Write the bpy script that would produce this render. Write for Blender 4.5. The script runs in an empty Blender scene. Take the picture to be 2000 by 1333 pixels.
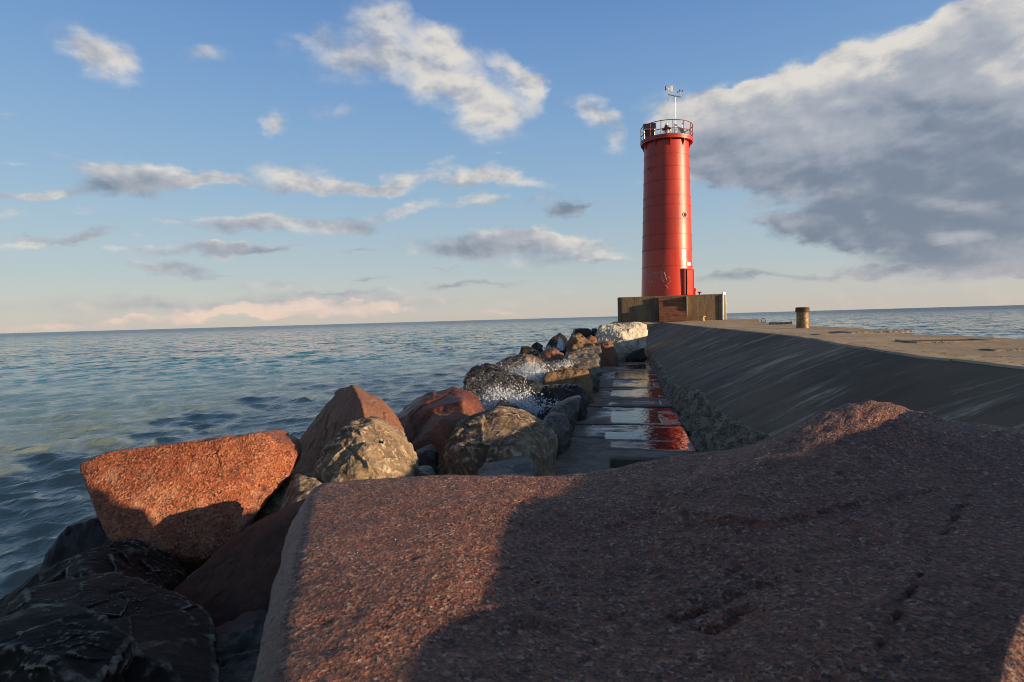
import bpy, bmesh, math, random
import numpy as np
from mathutils import Vector, Matrix

random.seed(7)
C = bpy.context.scene.collection
SC = bpy.context.scene
rad = math.radians

# ------------------------------------------------------------------ camera
EYE = Vector((0.0, 0.0, 3.1))
YAW, PITCH, ROLL, LENS = 11.45, -2.2, 1.6, 20.0
FPX = LENS / 36.0 * 2000.0
Fwd = Vector((-math.sin(rad(YAW)) * math.cos(rad(PITCH)), math.cos(rad(YAW)) * math.cos(rad(PITCH)), math.sin(rad(PITCH))))
R0 = Fwd.cross(Vector((0, 0, 1))).normalized()
U0 = R0.cross(Fwd)
cr, sr = math.cos(rad(ROLL)), math.sin(rad(ROLL))
Rgt = R0 * cr - U0 * sr            # the right-hand side of the camera dips a little
Up = U0 * cr + R0 * sr
cam_d = bpy.data.cameras.new('camera')
cam = bpy.data.objects.new('camera', cam_d)
C.objects.link(cam)
M = Matrix((Rgt, Up, -Fwd)).transposed().to_4x4()
M.translation = EYE
cam.matrix_world = M
cam_d.lens, cam_d.sensor_width = LENS, 36.0
cam_d.clip_start, cam_d.clip_end = 0.05, 60000.0
cam_d.dof.use_dof = True
cam_d.dof.focus_distance = 14.0
cam_d.dof.aperture_fstop = 6.3
SC.camera = cam

def ray(px, py):
    return Fwd + Rgt * ((px - 1000.0) / FPX) + Up * ((666.5 - py) / FPX)
def at(px, py, d):                 # survey of the photograph: pixel + distance -> place
    return EYE + ray(px, py) * d
def onz(px, py, z):                # pixel -> place on the level z
    r = ray(px, py)
    return EYE + r * ((z - EYE.z) / r.z)

# ------------------------------------------------------------------ tags
def tag(o, label=None, cat=None, group=None, kind=None):
    if label: o['label'] = label
    if cat: o['category'] = cat
    if group: o['group'] = group
    if kind: o['kind'] = kind
    return o
def empty(name, loc, label, cat, group=None):
    o = bpy.data.objects.new(name, None)
    C.objects.link(o)
    o.location = loc
    o.empty_display_size = 0.3
    return tag(o, label, cat, group)
def mesh_obj(name, verts, faces, material, parent=None, loc=(0, 0, 0), smooth=True):
    me = bpy.data.meshes.new(name)
    if isinstance(verts, np.ndarray) and isinstance(faces, np.ndarray):
        nv, nf, k = len(verts), len(faces), faces.shape[1]
        me.vertices.add(nv)
        me.vertices.foreach_set('co', verts.astype(np.float32).ravel())
        me.loops.add(nf * k)
        me.loops.foreach_set('vertex_index', faces.astype(np.int32).ravel())
        me.polygons.add(nf)
        me.polygons.foreach_set('loop_start', np.arange(0, nf * k, k, dtype=np.int32))
        me.update(calc_edges=True)
        me.validate()
    else:
        me.from_pydata([tuple(v) for v in verts], [], [tuple(f) for f in faces])
        me.update()
    if smooth:
        me.polygons.foreach_set('use_smooth', np.ones(len(me.polygons), dtype=bool))
    o = bpy.data.objects.new(name, me)
    C.objects.link(o)
    if material: me.materials.append(material)
    if parent is not None: o.parent = parent
    o.location = loc
    return o

class MB:                          # collects simple shapes into one mesh
    def __init__(s): s.v, s.f = [], []
    def add(s, vs, fs):
        b = len(s.v); s.v += [tuple(v) for v in vs]; s.f += [tuple(i + b for i in f) for f in fs]
    def box(s, lo, hi, mat=None, bevel=0.0):
        bm = bmesh.new()
        bmesh.ops.create_cube(bm, size=1.0)
        lo, hi = Vector(lo), Vector(hi)
        for v in bm.verts:
            v.co = Vector(((lo.x + hi.x) / 2 + v.co.x * (hi.x - lo.x), (lo.y + hi.y) / 2 + v.co.y * (hi.y - lo.y), (lo.z + hi.z) / 2 + v.co.z * (hi.z - lo.z)))
        if bevel: bmesh.ops.bevel(bm, geom=bm.edges[:], offset=bevel, segments=2, affect='EDGES', profile=0.5)
        if mat is not None: bm.transform(mat)
        bm.verts.index_update()
        s.add([v.co.copy() for v in bm.verts], [[v.index for v in f.verts] for f in bm.faces])
        bm.free()
    def tube(s, a, b, r, n=10, r2=None):
        a, b = Vector(a), Vector(b); r2 = r if r2 is None else r2
        d = (b - a).normalized()
        x = d.orthogonal().normalized(); y = d.cross(x)
        vs = []
        for p, q in ((a, r), (b, r2)):
            for i in range(n):
                t = 2 * math.pi * i / n
                vs.append(p + x * math.cos(t) * q + y * math.sin(t) * q)
        fs = [(i, (i + 1) % n, n + (i + 1) % n, n + i) for i in range(n)]
        fs += [tuple(range(n - 1, -1, -1)), tuple(range(n, 2 * n))]
        s.add(vs, fs)
    def path(s, pts, r, n=8, closed=False):
        k = len(pts); pts = [Vector(p) for p in pts]; vs = []
        for i, p in enumerate(pts):
            a = pts[(i - 1) % k] if (closed or i > 0) else p
            b = pts[(i + 1) % k] if (closed or i < k - 1) else p
            d = (b - a).normalized()
            ref = Vector((0, 0, 1)) if abs(d.z) < 0.9 else Vector((1, 0, 0))
            x = d.cross(ref).normalized(); y = x.cross(d)
            for j in range(n):
                t = 2 * math.pi * j / n
                vs.append(p + x * math.cos(t) * r + y * math.sin(t) * r)
        fs = []
        for i in range(k if closed else k - 1):
            i2 = (i + 1) % k
            for j in range(n):
                fs.append((i * n + j, i * n + (j + 1) % n, i2 * n + (j + 1) % n, i2 * n + j))
        if not closed: fs += [tuple(range(n - 1, -1, -1)), tuple(range((k - 1) * n, k * n))]
        s.add(vs, fs)
    def lathe(s, prof, n=48, c=(0, 0, 0), cap=True):
        vs, fs = [], []
        for r, z in prof:
            for i in range(n):
                t = 2 * math.pi * i / n
                vs.append((c[0] + r * math.cos(t), c[1] + r * math.sin(t), c[2] + z))
        for k in range(len(prof) - 1):
            for i in range(n):
                fs.append((k * n + i, k * n + (i + 1) % n, (k + 1) * n + (i + 1) % n, (k + 1) * n + i))
        if cap:
            fs.append(tuple(range(n - 1, -1, -1)))
            fs.append(tuple(range((len(prof) - 1) * n, len(prof) * n)))
        s.add(vs, fs)
    def build(s, name, material, parent=None, loc=(0, 0, 0), T=None, smooth=False, angle=None):
        vs = [T @ Vector(v) for v in s.v] if T is not None else s.v
        o = mesh_obj(name, vs, s.f, material, parent, loc, smooth)
        if angle is not None:
            o.data.polygons.foreach_set('use_smooth', np.ones(len(o.data.polygons), dtype=bool))
            o.data.set_sharp_from_angle(angle=rad(angle))
        return o

# ------------------------------------------------------------------ noise (numpy)
_rs = np.random.RandomState(11)
PERM = np.concatenate([_rs.permutation(256)] * 2).astype(np.int64)
GRAD = _rs.normal(size=(256, 3)); GRAD /= np.linalg.norm(GRAD, axis=1, keepdims=True)
def perlin(p):
    i = np.floor(p).astype(np.int64); f = p - i
    u = f * f * f * (f * (f * 6 - 15) + 10)
    i &= 255
    out = 0.0
    for dx in (0, 1):
        wx = u[:, 0] if dx else 1 - u[:, 0]
        a = PERM[(i[:, 0] + dx) & 255]
        for dy in (0, 1):
            wy = u[:, 1] if dy else 1 - u[:, 1]
            b = PERM[(a + i[:, 1] + dy) & 255]
            for dz in (0, 1):
                wz = u[:, 2] if dz else 1 - u[:, 2]
                g = GRAD[PERM[(b + i[:, 2] + dz) & 255]]
                out = out + wx * wy * wz * (g[:, 0] * (f[:, 0] - dx) + g[:, 1] * (f[:, 1] - dy) + g[:, 2] * (f[:, 2] - dz))
    return out * 1.5
def fbm(p, octv=4, gain=0.5, lac=2.03, ridge=False):
    s, a, t = 0.0, 1.0, 0.0
    for k in range(octv):
        n = perlin(p + 17.3 * k)
        if ridge: n = 1 - 2 * np.abs(n) * 1.3
        s = s + a * n; t += a; a *= gain; p = p * lac
    return s / t

# ------------------------------------------------------------------ shader node helpers
def new_mat(name):
    m = bpy.data.materials.new(name); m.use_nodes = True
    nt = m.node_tree
    return m, nt, nt.nodes['Principled BSDF']
def setin(nt, sock, val):
    if isinstance(val, bpy.types.NodeSocket): nt.links.new(val, sock)
    elif isinstance(val, (tuple, list)) and len(val) == 3 and sock.type == 'RGBA': sock.default_value = (*val, 1)
    else: sock.default_value = val
def nd(nt, typ, ins=None, **props):
    n = nt.nodes.new('ShaderNode' + typ)
    for k, v in props.items(): setattr(n, k, v)
    for k, v in (ins or {}).items():
        setin(nt, n.inputs[k], v)
    return n
def math_(nt, op, a, b=None, c=None, clamp=False):
    n = nt.nodes.new('ShaderNodeMath'); n.operation = op; n.use_clamp = clamp
    for k, v in enumerate((a, b, c)):
        if v is not None: setin(nt, n.inputs[k], v)
    return n.outputs[0]
def mix(nt, f, a, b, blend='MIX'):
    n = nt.nodes.new('ShaderNodeMix'); n.data_type = 'RGBA'; n.blend_type = blend
    setin(nt, n.inputs[0], f); setin(nt, n.inputs[6], a); setin(nt, n.inputs[7], b)
    return n.outputs[2]
def rng(nt, v, a, b, c=0.0, d=1.0, smooth=True):
    n = nt.nodes.new('ShaderNodeMapRange'); n.interpolation_type = 'SMOOTHSTEP' if smooth else 'LINEAR'
    for k, x in enumerate((v, a, b, c, d)): setin(nt, n.inputs[k], x)
    return n.outputs[0]
def noise(nt, vec, scale, detail=4, rough=0.55, dist=0.0, typ='FBM'):
    n = nt.nodes.new('ShaderNodeTexNoise'); n.noise_type = typ
    setin(nt, n.inputs['Vector'], vec)
    n.inputs['Scale'].default_value = scale; n.inputs['Detail'].default_value = detail
    n.inputs['Roughness'].default_value = rough; n.inputs['Distortion'].default_value = dist
    return n
def voro(nt, vec, scale, feature='F1'):
    n = nt.nodes.new('ShaderNodeTexVoronoi'); n.feature = feature
    setin(nt, n.inputs['Vector'], vec); n.inputs['Scale'].default_value = scale
    return n
def scaled(nt, vec, s, rot=(0, 0, 0)):
    n = nt.nodes.new('ShaderNodeMapping'); setin(nt, n.inputs['Vector'], vec)
    n.inputs['Scale'].default_value = s; n.inputs['Rotation'].default_value = rot
    return n.outputs[0]
def bump(nt, h, dist, strength=1.0, normal=None):
    n = nt.nodes.new('ShaderNodeBump'); setin(nt, n.inputs['Height'], h)
    n.inputs['Distance'].default_value = dist; n.inputs['Strength'].default_value = strength
    if normal is not None: setin(nt, n.inputs['Normal'], normal)
    return n.outputs[0]
def objco(nt): return nt.nodes.new('ShaderNodeTexCoord').outputs['Object']
def posn(nt): return nt.nodes.new('ShaderNodeNewGeometry').outputs['Position']
# ------------------------------------------------------------------ stone materials
def stone(name, base, dark, light, big=1.6, vein=0.5, speck=0.0, speck_scale=90.0, speck_cols=None, rough=0.8,
          bump_d=0.03, patch=None, patch_amt=0.5, wet=0.0, fine=14.0, blotch=0.0, side=None, crust=None):
    m, nt, b = new_mat(name)
    co = objco(nt)
    n1 = noise(nt, co, big, 6, 0.6)
    n2 = noise(nt, co, fine, 8, 0.68)
    n3 = noise(nt, co, 3.3, 5, 0.6, 0.4, 'RIDGED_MULTIFRACTAL')
    col = mix(nt, rng(nt, n1.outputs[0], 0.36, 0.62), base, dark)
    col = mix(nt, rng(nt, n2.outputs[0], 0.5, 0.74, 0, 0.8), col, light)
    col = mix(nt, rng(nt, n2.outputs[0], 0.48, 0.28, 0, 0.75), col, dark)
    if vein: col = mix(nt, rng(nt, n3.outputs[0], 0.95, 1.35, 0, vein), col, tuple(x * 0.35 for x in dark))
    if patch:
        pn = noise(nt, scaled(nt, co, (1, 1, 1), (0.4, 0.2, 0.9)), 2.2, 9, 0.68, 0.3)
        col = mix(nt, rng(nt, pn.outputs[0], 0.62 - 0.2 * patch_amt, 0.72 - 0.2 * patch_amt, 0, 0.85), col, patch)
    h = math_(nt, 'MULTIPLY_ADD', n2.outputs[0], 0.5, n1.outputs[0])
    rr = math_(nt, 'MULTIPLY_ADD', n2.outputs[0], 0.25, rough - 0.12)
    if speck:
        wob = noise(nt, co, speck_scale * 0.5, 4, 0.65)
        cw = nd(nt, 'VectorMath', {0: wob.outputs[1], 1: (0.016, 0.016, 0.016), 2: co}, operation='MULTIPLY_ADD').outputs[0]
        v = voro(nt, cw, speck_scale)
        sep = nd(nt, 'SeparateColor', {0: v.outputs['Color']})
        ramp = nt.nodes.new('ShaderNodeValToRGB'); ramp.color_ramp.interpolation = 'CONSTANT'
        nt.links.new(sep.outputs[0], ramp.inputs[0])
        els = ramp.color_ramp.elements
        els[0].position = 0.0; els[0].color = (*speck_cols[0][1], 1)
        els[1].position = speck_cols[1][0]; els[1].color = (*speck_cols[1][1], 1)
        for p, c in speck_cols[2:]:
            e = els.new(p); e.color = (*c, 1)
        if blotch:
            bl = noise(nt, co, 17, 6, 0.66, 0.5); b2_ = noise(nt, co, 2.4, 5, 0.6)
            col = mix(nt, math_(nt, 'MULTIPLY', rng(nt, bl.outputs[0], 0.5, 0.36), blotch), col, tuple(x * 0.6 for x in dark))
            col = mix(nt, math_(nt, 'MULTIPLY', rng(nt, b2_.outputs[0], 0.54, 0.7), 0.4), col, light)
            col = mix(nt, rng(nt, b2_.outputs[0], 0.47, 0.3, 0, 0.45), col, dark)
            h = math_(nt, 'MULTIPLY_ADD', bl.outputs[0], 0.8, h)
        clus = noise(nt, co, speck_scale * 0.16, 4, 0.6)
        amt = rng(nt, clus.outputs[0], 0.32, 0.62, speck * 0.35, speck)
        col = mix(nt, amt, col, ramp.outputs[0])
        h = math_(nt, 'MULTIPLY_ADD', v.outputs['Distance'], 0.25, h)
        rr = math_(nt, 'MULTIPLY_ADD', rng(nt, sep.outputs[1], 0.955, 0.97), -0.5, rr, clamp=True)
        fineb = noise(nt, co, speck_scale * 0.8, 3, 0.6)
        nrm0 = bump(nt, fineb.outputs[0], 0.006, 1.0)
    else:
        fineb = noise(nt, co, 60, 4, 0.65)
        nrm0 = bump(nt, fineb.outputs[0], 0.01, 0.9)
    if crust:                            # pale growth and wear along the edges of the stone
        pt = nt.nodes.new('ShaderNodeNewGeometry').outputs['Pointiness']
        cn = noise(nt, co, 7, 8, 0.7)
        e_ = math_(nt, 'MULTIPLY', rng(nt, pt, 0.503, 0.53), rng(nt, cn.outputs[0], 0.42, 0.6, 0.1, 0.95))
        col = mix(nt, e_, col, crust)
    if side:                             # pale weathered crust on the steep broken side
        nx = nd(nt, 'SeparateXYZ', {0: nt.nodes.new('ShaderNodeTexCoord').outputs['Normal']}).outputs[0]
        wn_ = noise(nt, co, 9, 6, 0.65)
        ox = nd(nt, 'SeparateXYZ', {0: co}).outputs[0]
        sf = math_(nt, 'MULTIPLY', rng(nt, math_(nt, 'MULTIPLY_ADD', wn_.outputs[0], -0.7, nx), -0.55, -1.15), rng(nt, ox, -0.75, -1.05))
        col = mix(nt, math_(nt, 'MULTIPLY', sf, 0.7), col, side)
    nt.links.new(col, b.inputs['Base Color'])
    if wet:
        wn = noise(nt, co, 2.5, 5, 0.6)
        rr = math_(nt, 'MULTIPLY_ADD', rng(nt, wn.outputs[0], 0.35, 0.65), -wet, rr, clamp=True)
    nt.links.new(rr, b.inputs['Roughness'])
    nt.links.new(bump(nt, h, bump_d, 1.0, nrm0), b.inputs['Normal'])
    return m

GRAN = [(0.0, (0.035, 0.025, 0.024)), (0.20, (0.15, 0.052, 0.032)), (0.42, (0.28, 0.10, 0.055)), (0.72, (0.40, 0.17, 0.095)), (0.93, (0.52, 0.36, 0.27))]
MS = {}
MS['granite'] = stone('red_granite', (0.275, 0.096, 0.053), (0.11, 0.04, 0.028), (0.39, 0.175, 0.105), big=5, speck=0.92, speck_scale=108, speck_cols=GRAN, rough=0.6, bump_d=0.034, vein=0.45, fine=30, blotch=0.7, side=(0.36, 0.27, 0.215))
GRAN2 = [(0.0, (0.035, 0.025, 0.024)), (0.20, (0.15, 0.055, 0.03)), (0.5, (0.27, 0.105, 0.055)), (0.84, (0.36, 0.17, 0.09)), (0.97, (0.46, 0.36, 0.27))]
SLABC = [(0.0, (0.05, 0.02, 0.012)), (0.24, (0.25, 0.06, 0.02)), (0.6, (0.35, 0.10, 0.035)), (0.86, (0.44, 0.19, 0.09))]
MS['slab'] = stone('orange_granite', (0.33, 0.088, 0.029), (0.15, 0.040, 0.016), (0.43, 0.165, 0.07), speck=0.85, speck_scale=60, speck_cols=SLABC, rough=0.6, bump_d=0.03, patch=(0.46, 0.25, 0.15), patch_amt=0.55, vein=0.2)
MS['brown'] = stone('brown_quartzite', (0.27, 0.115, 0.062), (0.17, 0.072, 0.043), (0.37, 0.18, 0.105), speck=0.4, speck_scale=70, speck_cols=GRAN2, rough=0.75, bump_d=0.025, vein=0.3)
MS['tan'] = stone('tan_limestone', (0.30, 0.205, 0.118), (0.095, 0.064, 0.04), (0.56, 0.42, 0.265), rough=0.85, bump_d=0.07, vein=0.55, fine=8, crust=(0.55, 0.46, 0.33))
MS['redwet'] = stone('red_wet_granite', (0.24, 0.06, 0.022), (0.085, 0.022, 0.011), (0.36, 0.12, 0.045), rough=0.6, bump_d=0.05, wet=0.25, vein=0.5)
MS['dark'] = stone('dark_basalt', (0.045, 0.037, 0.03), (0.016, 0.013, 0.012), (0.10, 0.085, 0.068), rough=0.6, bump_d=0.05, wet=0.35, vein=0.5)
MS['mossy'] = stone('dark_stone_with_pale_crust', (0.026, 0.018, 0.012), (0.010, 0.007, 0.005), (0.06, 0.047, 0.034), rough=0.7, bump_d=0.06, patch=(0.2, 0.18, 0.15), patch_amt=0.15, vein=0.6, wet=0.0, crust=(0.30, 0.27, 0.22))
MS['purple'] = stone('dark_purple_stone', (0.026, 0.018, 0.020), (0.012, 0.008, 0.010), (0.042, 0.033, 0.038), rough=0.55, bump_d=0.03, wet=0.2, vein=0.2)
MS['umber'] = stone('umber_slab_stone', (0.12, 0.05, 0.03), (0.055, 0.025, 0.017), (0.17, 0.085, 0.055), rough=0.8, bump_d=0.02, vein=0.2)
MS['ochre'] = stone('ochre_stone', (0.26, 0.155, 0.07), (0.12, 0.066, 0.032), (0.37, 0.25, 0.13), rough=0.75, bump_d=0.05, vein=0.6)
MS['grey'] = stone('grey_wet_stone', (0.14, 0.115, 0.085), (0.05, 0.04, 0.032), (0.26, 0.22, 0.17), rough=0.55, bump_d=0.05, wet=0.3, vein=0.7)
MS['white'] = stone('white_pitted_limestone', (0.62, 0.56, 0.44), (0.38, 0.33, 0.25), (0.78, 0.73, 0.62), rough=0.85, bump_d=0.1, vein=0.9, patch=(0.07, 0.065, 0.055), patch_amt=0.1, fine=5)
MS['pale'] = stone('pale_flat_stone', (0.26, 0.25, 0.21), (0.13, 0.12, 0.1), (0.4, 0.39, 0.34), rough=0.8, bump_d=0.04, vein=0.5)

for k_ in ('mossy', 'purple', 'umber', 'dark'):
    MS[k_].node_tree.nodes['Principled BSDF'].inputs['Specular IOR Level'].default_value = 0.22 if k_ != 'dark' else 0.35

# ------------------------------------------------------------------ concrete
def concrete_deck():
    m, nt, b = new_mat('tan_deck_concrete')
    co = posn(nt)
    n1 = noise(nt, scaled(nt, co, (1, 0.6, 1)), 0.7, 6, 0.62)
    n2 = noise(nt, co, 6, 8, 0.7)
    n3 = noise(nt, co, 45, 4, 0.65)
    col = mix(nt, rng(nt, n1.outputs[0], 0.35, 0.65), (0.50, 0.375, 0.235), (0.34, 0.25, 0.155))
    col = mix(nt, rng(nt, n2.outputs[0], 0.55, 0.75, 0, 0.6), col, (0.60, 0.48, 0.33))
    col = mix(nt, rng(nt, n2.outputs[0], 0.46, 0.28, 0, 0.7), col, (0.19, 0.14, 0.09))
    cr = voro(nt, nd(nt, 'VectorMath', {0: noise(nt, co, 1.8, 5, 0.6).outputs[1], 1: (0.9, 0.9, 0), 2: scaled(nt, co, (0.5, 0.28, 1))}, operation='MULTIPLY_ADD').outputs[0], 0.9, 'DISTANCE_TO_EDGE')
    ck = rng(nt, cr.outputs[0], 0.0, 0.012, 1, 0)
    col = mix(nt, math_(nt, 'MULTIPLY', ck, 0.75), col, (0.05, 0.04, 0.03))
    nt.links.new(col, b.inputs['Base Color'])
    b.inputs['Roughness'].default_value = 0.9
    h = math_(nt, 'MULTIPLY_ADD', ck, -0.6, n2.outputs[0])
    nt.links.new(bump(nt, h, 0.03, 1.0, bump(nt, n3.outputs[0], 0.008, 1.0)), b.inputs['Normal'])
    return m
def concrete_slope():
    m, nt, b = new_mat('dark_streaked_concrete')
    co = posn(nt)
    wv = noise(nt, co, 0.7, 4, 0.6)
    cow = nd(nt, 'VectorMath', {0: wv.outputs[1], 1: (0.0, 0.55, 0.0), 2: co}, operation='MULTIPLY_ADD').outputs[0]
    st = noise(nt, scaled(nt, cow, (0.55, 4.2, 0.55)), 1.0, 12, 0.78, 0.15)
    st2 = noise(nt, scaled(nt, co, (0.7, 1.0, 0.7)), 0.75, 7, 0.65)
    gr = noise(nt, co, 25, 6, 0.7)
    big = noise(nt, co, 0.45, 4, 0.55)
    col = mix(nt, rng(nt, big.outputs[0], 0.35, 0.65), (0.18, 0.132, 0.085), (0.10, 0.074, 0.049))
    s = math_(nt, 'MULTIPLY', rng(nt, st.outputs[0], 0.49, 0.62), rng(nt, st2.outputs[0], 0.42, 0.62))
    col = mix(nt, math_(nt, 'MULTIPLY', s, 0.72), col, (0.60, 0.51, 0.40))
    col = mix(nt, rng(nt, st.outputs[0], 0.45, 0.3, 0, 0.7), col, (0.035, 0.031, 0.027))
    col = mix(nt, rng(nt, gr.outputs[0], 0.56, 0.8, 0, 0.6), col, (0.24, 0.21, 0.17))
    # a rusty violet stain below the joint
    sx = nd(nt, 'SeparateXYZ', {0: co})
    d1 = math_(nt, 'SUBTRACT', sx.outputs[1], 13.2); d2 = math_(nt, 'SUBTRACT', sx.outputs[0], 1.9)
    dd = math_(nt, 'ADD', math_(nt, 'MULTIPLY', d1, math_(nt, 'MULTIPLY', d1, 1.1)), math_(nt, 'MULTIPLY', d2, math_(nt, 'MULTIPLY', d2, 1.1)))
    stain = math_(nt, 'MULTIPLY', rng(nt, dd, 0.9, 0.0), rng(nt, st.outputs[0], 0.35, 0.6))
    col = mix(nt, math_(nt, 'MULTIPLY', stain, 0.7), col, (0.12, 0.085, 0.11))
    nt.links.new(col, b.inputs['Base Color'])
    b.inputs['Roughness'].default_value = 0.85
    h = math_(nt, 'MULTIPLY_ADD', st.outputs[0], 0.8, math_(nt, 'MULTIPLY', gr.outputs[0], 0.35))
    nt.links.new(bump(nt, h, 0.025, 1.0), b.inputs['Normal'])
    return m
def concrete_rough(name='eroded_concrete', k=1.0):
    m, nt, b = new_mat(name)
    co = posn(nt)
    n1 = noise(nt, co, 5, 9, 0.72)
    n2 = noise(nt, co, 22, 7, 0.7)
    v = voro(nt, co, 16)
    col = mix(nt, rng(nt, n1.outputs[0], 0.38, 0.62), (0.09 * k, 0.069 * k, 0.048 * k), (0.28 * k, 0.225 * k, 0.165 * k))
    col = mix(nt, rng(nt, n2.outputs[0], 0.5, 0.36, 0, 0.8), col, (0.025, 0.021, 0.016))
    col = mix(nt, rng(nt, v.outputs[0], 0.32, 0.1, 0, 0.4), col, (0.27 * k, 0.25 * k, 0.21 * k))
    nt.links.new(col, b.inputs['Base Color'])
    b.inputs['Roughness'].default_value = 0.9
    h = math_(nt, 'MULTIPLY_ADD', v.outputs[0], 0.4, math_(nt, 'ADD', n1.outputs[0], math_(nt, 'MULTIPLY', n2.outputs[0], 0.5)))
    nt.links.new(bump(nt, h, 0.09, 1.0), b.inputs['Normal'])
    return m
def concrete_walk():
    m, nt, b = new_mat('wet_walkway_concrete')
    co = posn(nt)
    z = nd(nt, 'SeparateXYZ', {0: co}).outputs[2]
    y = nd(nt, 'SeparateXYZ', {0: co}).outputs[1]
    n1 = noise(nt, co, 3, 8, 0.68)
    n2 = noise(nt, co, 22, 6, 0.7)
    col = mix(nt, rng(nt, n1.outputs[0], 0.35, 0.65), (0.22, 0.185, 0.14), (0.11, 0.093, 0.072))
    col = mix(nt, rng(nt, n2.outputs[0], 0.5, 0.75, 0, 0.6), col, (0.48, 0.42, 0.33))
    # dampness: everything within a couple of centimetres of the puddle level
    zz = math_(nt, 'MULTIPLY_ADD', n1.outputs[0], 0.02, z)
    wet = rng(nt, zz, 1.054, 1.03)
    col = mix(nt, math_(nt, 'MULTIPLY', wet, 0.75), col, (0.028, 0.027, 0.027))
    nt.links.new(col, b.inputs['Base Color'])
    nt.links.new(rng(nt, wet, 0, 1, 0.75, 0.22), b.inputs['Roughness'])
    nt.links.new(bump(nt, math_(nt, 'ADD', n1.outputs[0], math_(nt, 'MULTIPLY', n2.outputs[0], 0.5)), 0.014, 0.7), b.inputs['Normal'])
    return m
def concrete_plinth():
    m, nt, b = new_mat('stained_plinth_concrete')
    co = posn(nt)
    n1 = noise(nt, scaled(nt, co, (1, 1, 0.35)), 1.2, 7, 0.65)
    n2 = noise(nt, scaled(nt, co, (3, 3, 0.6)), 2.2, 8, 0.7)
    n3 = noise(nt, co, 9, 6, 0.7)
    col = mix(nt, rng(nt, n1.outputs[0], 0.35, 0.65), (0.23, 0.155, 0.085), (0.13, 0.088, 0.052))
    col = mix(nt, rng(nt, n2.outputs[0], 0.52, 0.75, 0, 0.6), col, (0.29, 0.22, 0.12))
    col = mix(nt, rng(nt, n3.outputs[0], 0.68, 0.76, 0, 0.8), col, (0.42, 0.4, 0.33))
    nt.links.new(col, b.inputs['Base Color']); b.inputs['Roughness'].default_value = 0.85
    nt.links.new(bump(nt, math_(nt, 'ADD', n2.outputs[0], n3.outputs[0]), 0.03, 1.0), b.inputs['Normal'])
    return m
def plain(name, col, rough=0.5, metal=0.0, var=0.25, scale=6.0, bd=0.01, spec=0.5):
    m, nt, b = new_mat(name)
    n = noise(nt, objco(nt), scale, 6, 0.65)
    c = mix(nt, rng(nt, n.outputs[0], 0.3, 0.7), tuple(x * (1 + var) for x in col), tuple(x * (1 - var) for x in col))
    nt.links.new(c, b.inputs['Base Color'])
    nt.links.new(rng(nt, n.outputs[0], 0.3, 0.7, max(0, rough - 0.08), min(1, rough + 0.08)), b.inputs['Roughness'])
    b.inputs['Metallic'].default_value = metal
    nt.links.new(bump(nt, n.outputs[0], bd, 0.6), b.inputs['Normal'])
    return m
def red_paint(z_low=6.9):
    m, nt, b = new_mat('red_tower_paint')
    co = posn(nt)
    n1 = noise(nt, scaled(nt, co, (1, 1, 0.25)), 1.3, 6, 0.6)
    n2 = noise(nt, co, 7, 8, 0.72)
    n4 = noise(nt, scaled(nt, co, (2.5, 2.5, 0.12)), 1.6, 5, 0.6)
    z = nd(nt, 'SeparateXYZ', {0: co}).outputs[2]
    col = mix(nt, rng(nt, n1.outputs[0], 0.3, 0.7), (0.56, 0.042, 0.014), (0.43, 0.028, 0.011))
    fresh = rng(nt, z, z_low + 2.05, z_low + 2.0)                     # the lowest two courses were repainted
    col = mix(nt, math_(nt, 'MULTIPLY', fresh, 0.8), col, (0.60, 0.040, 0.012))
    col = mix(nt, rng(nt, n4.outputs[0], 0.55, 0.72, 0, 0.6), col, (0.27, 0.035, 0.018))
    n5 = noise(nt, scaled(nt, co, (9, 9, 0.35)), 1.0, 6, 0.7); n6 = noise(nt, co, 0.8, 3, 0.5)
    col = mix(nt, math_(nt, 'MULTIPLY', rng(nt, n5.outputs[0], 0.6, 0.72), rng(nt, n6.outputs[0], 0.45, 0.65, 0, 0.55)), col, (0.30, 0.11, 0.05))
    worn = math_(nt, 'SUBTRACT', 1.0, math_(nt, 'MULTIPLY', fresh, 0.6))
    col = mix(nt, math_(nt, 'MULTIPLY', rng(nt, n2.outputs[0], 0.66, 0.74, 0, 0.5), worn), col, (0.5, 0.2, 0.15))
    nt.links.new(col, b.inputs['Base Color'])
    rg = rng(nt, fresh, 0, 1, 0.36, 0.24)
    nt.links.new(math_(nt, 'MULTIPLY_ADD', n1.outputs[0], 0.12, rg), b.inputs['Roughness'])
    nt.links.new(bump(nt, n1.outputs[0], 0.05, 0.5, bump(nt, n2.outputs[0], 0.004, 0.5)), b.inputs['Normal'])
    return m
M_DECK, M_SLOPE, M_ROUGH, M_WALK, M_PLINTH = concrete_deck(), concrete_slope(), concrete_rough(k=1.7), concrete_walk(), concrete_plinth()
M_WALKEDGE = concrete_rough('walkway_edge_concrete', 0.7)
M_RED = red_paint()
M_RAIL = plain('rusty_red_rail_paint', (0.30, 0.055, 0.035), 0.55, 0, 0.4, 9)
M_STEEL = plain('galvanised_steel', (0.62, 0.60, 0.56), 0.35, 0.85, 0.15)
M_WHITE = plain('white_enamel', (0.78, 0.78, 0.76), 0.4, 0, 0.05)
M_BLACK = plain('black_plastic', (0.02, 0.02, 0.022), 0.5, 0, 0.2)
M_DARKSTEEL = plain('dark_weathered_steel', (0.06, 0.05, 0.042), 0.5, 0.4, 0.4)
M_PANEL = plain('solar_cell_glass', (0.03, 0.035, 0.05), 0.15, 0, 0.2)
M_RUST = plain('rusty_iron', (0.24, 0.15, 0.07), 0.6, 0.35, 0.55, 12, 0.02)
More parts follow.
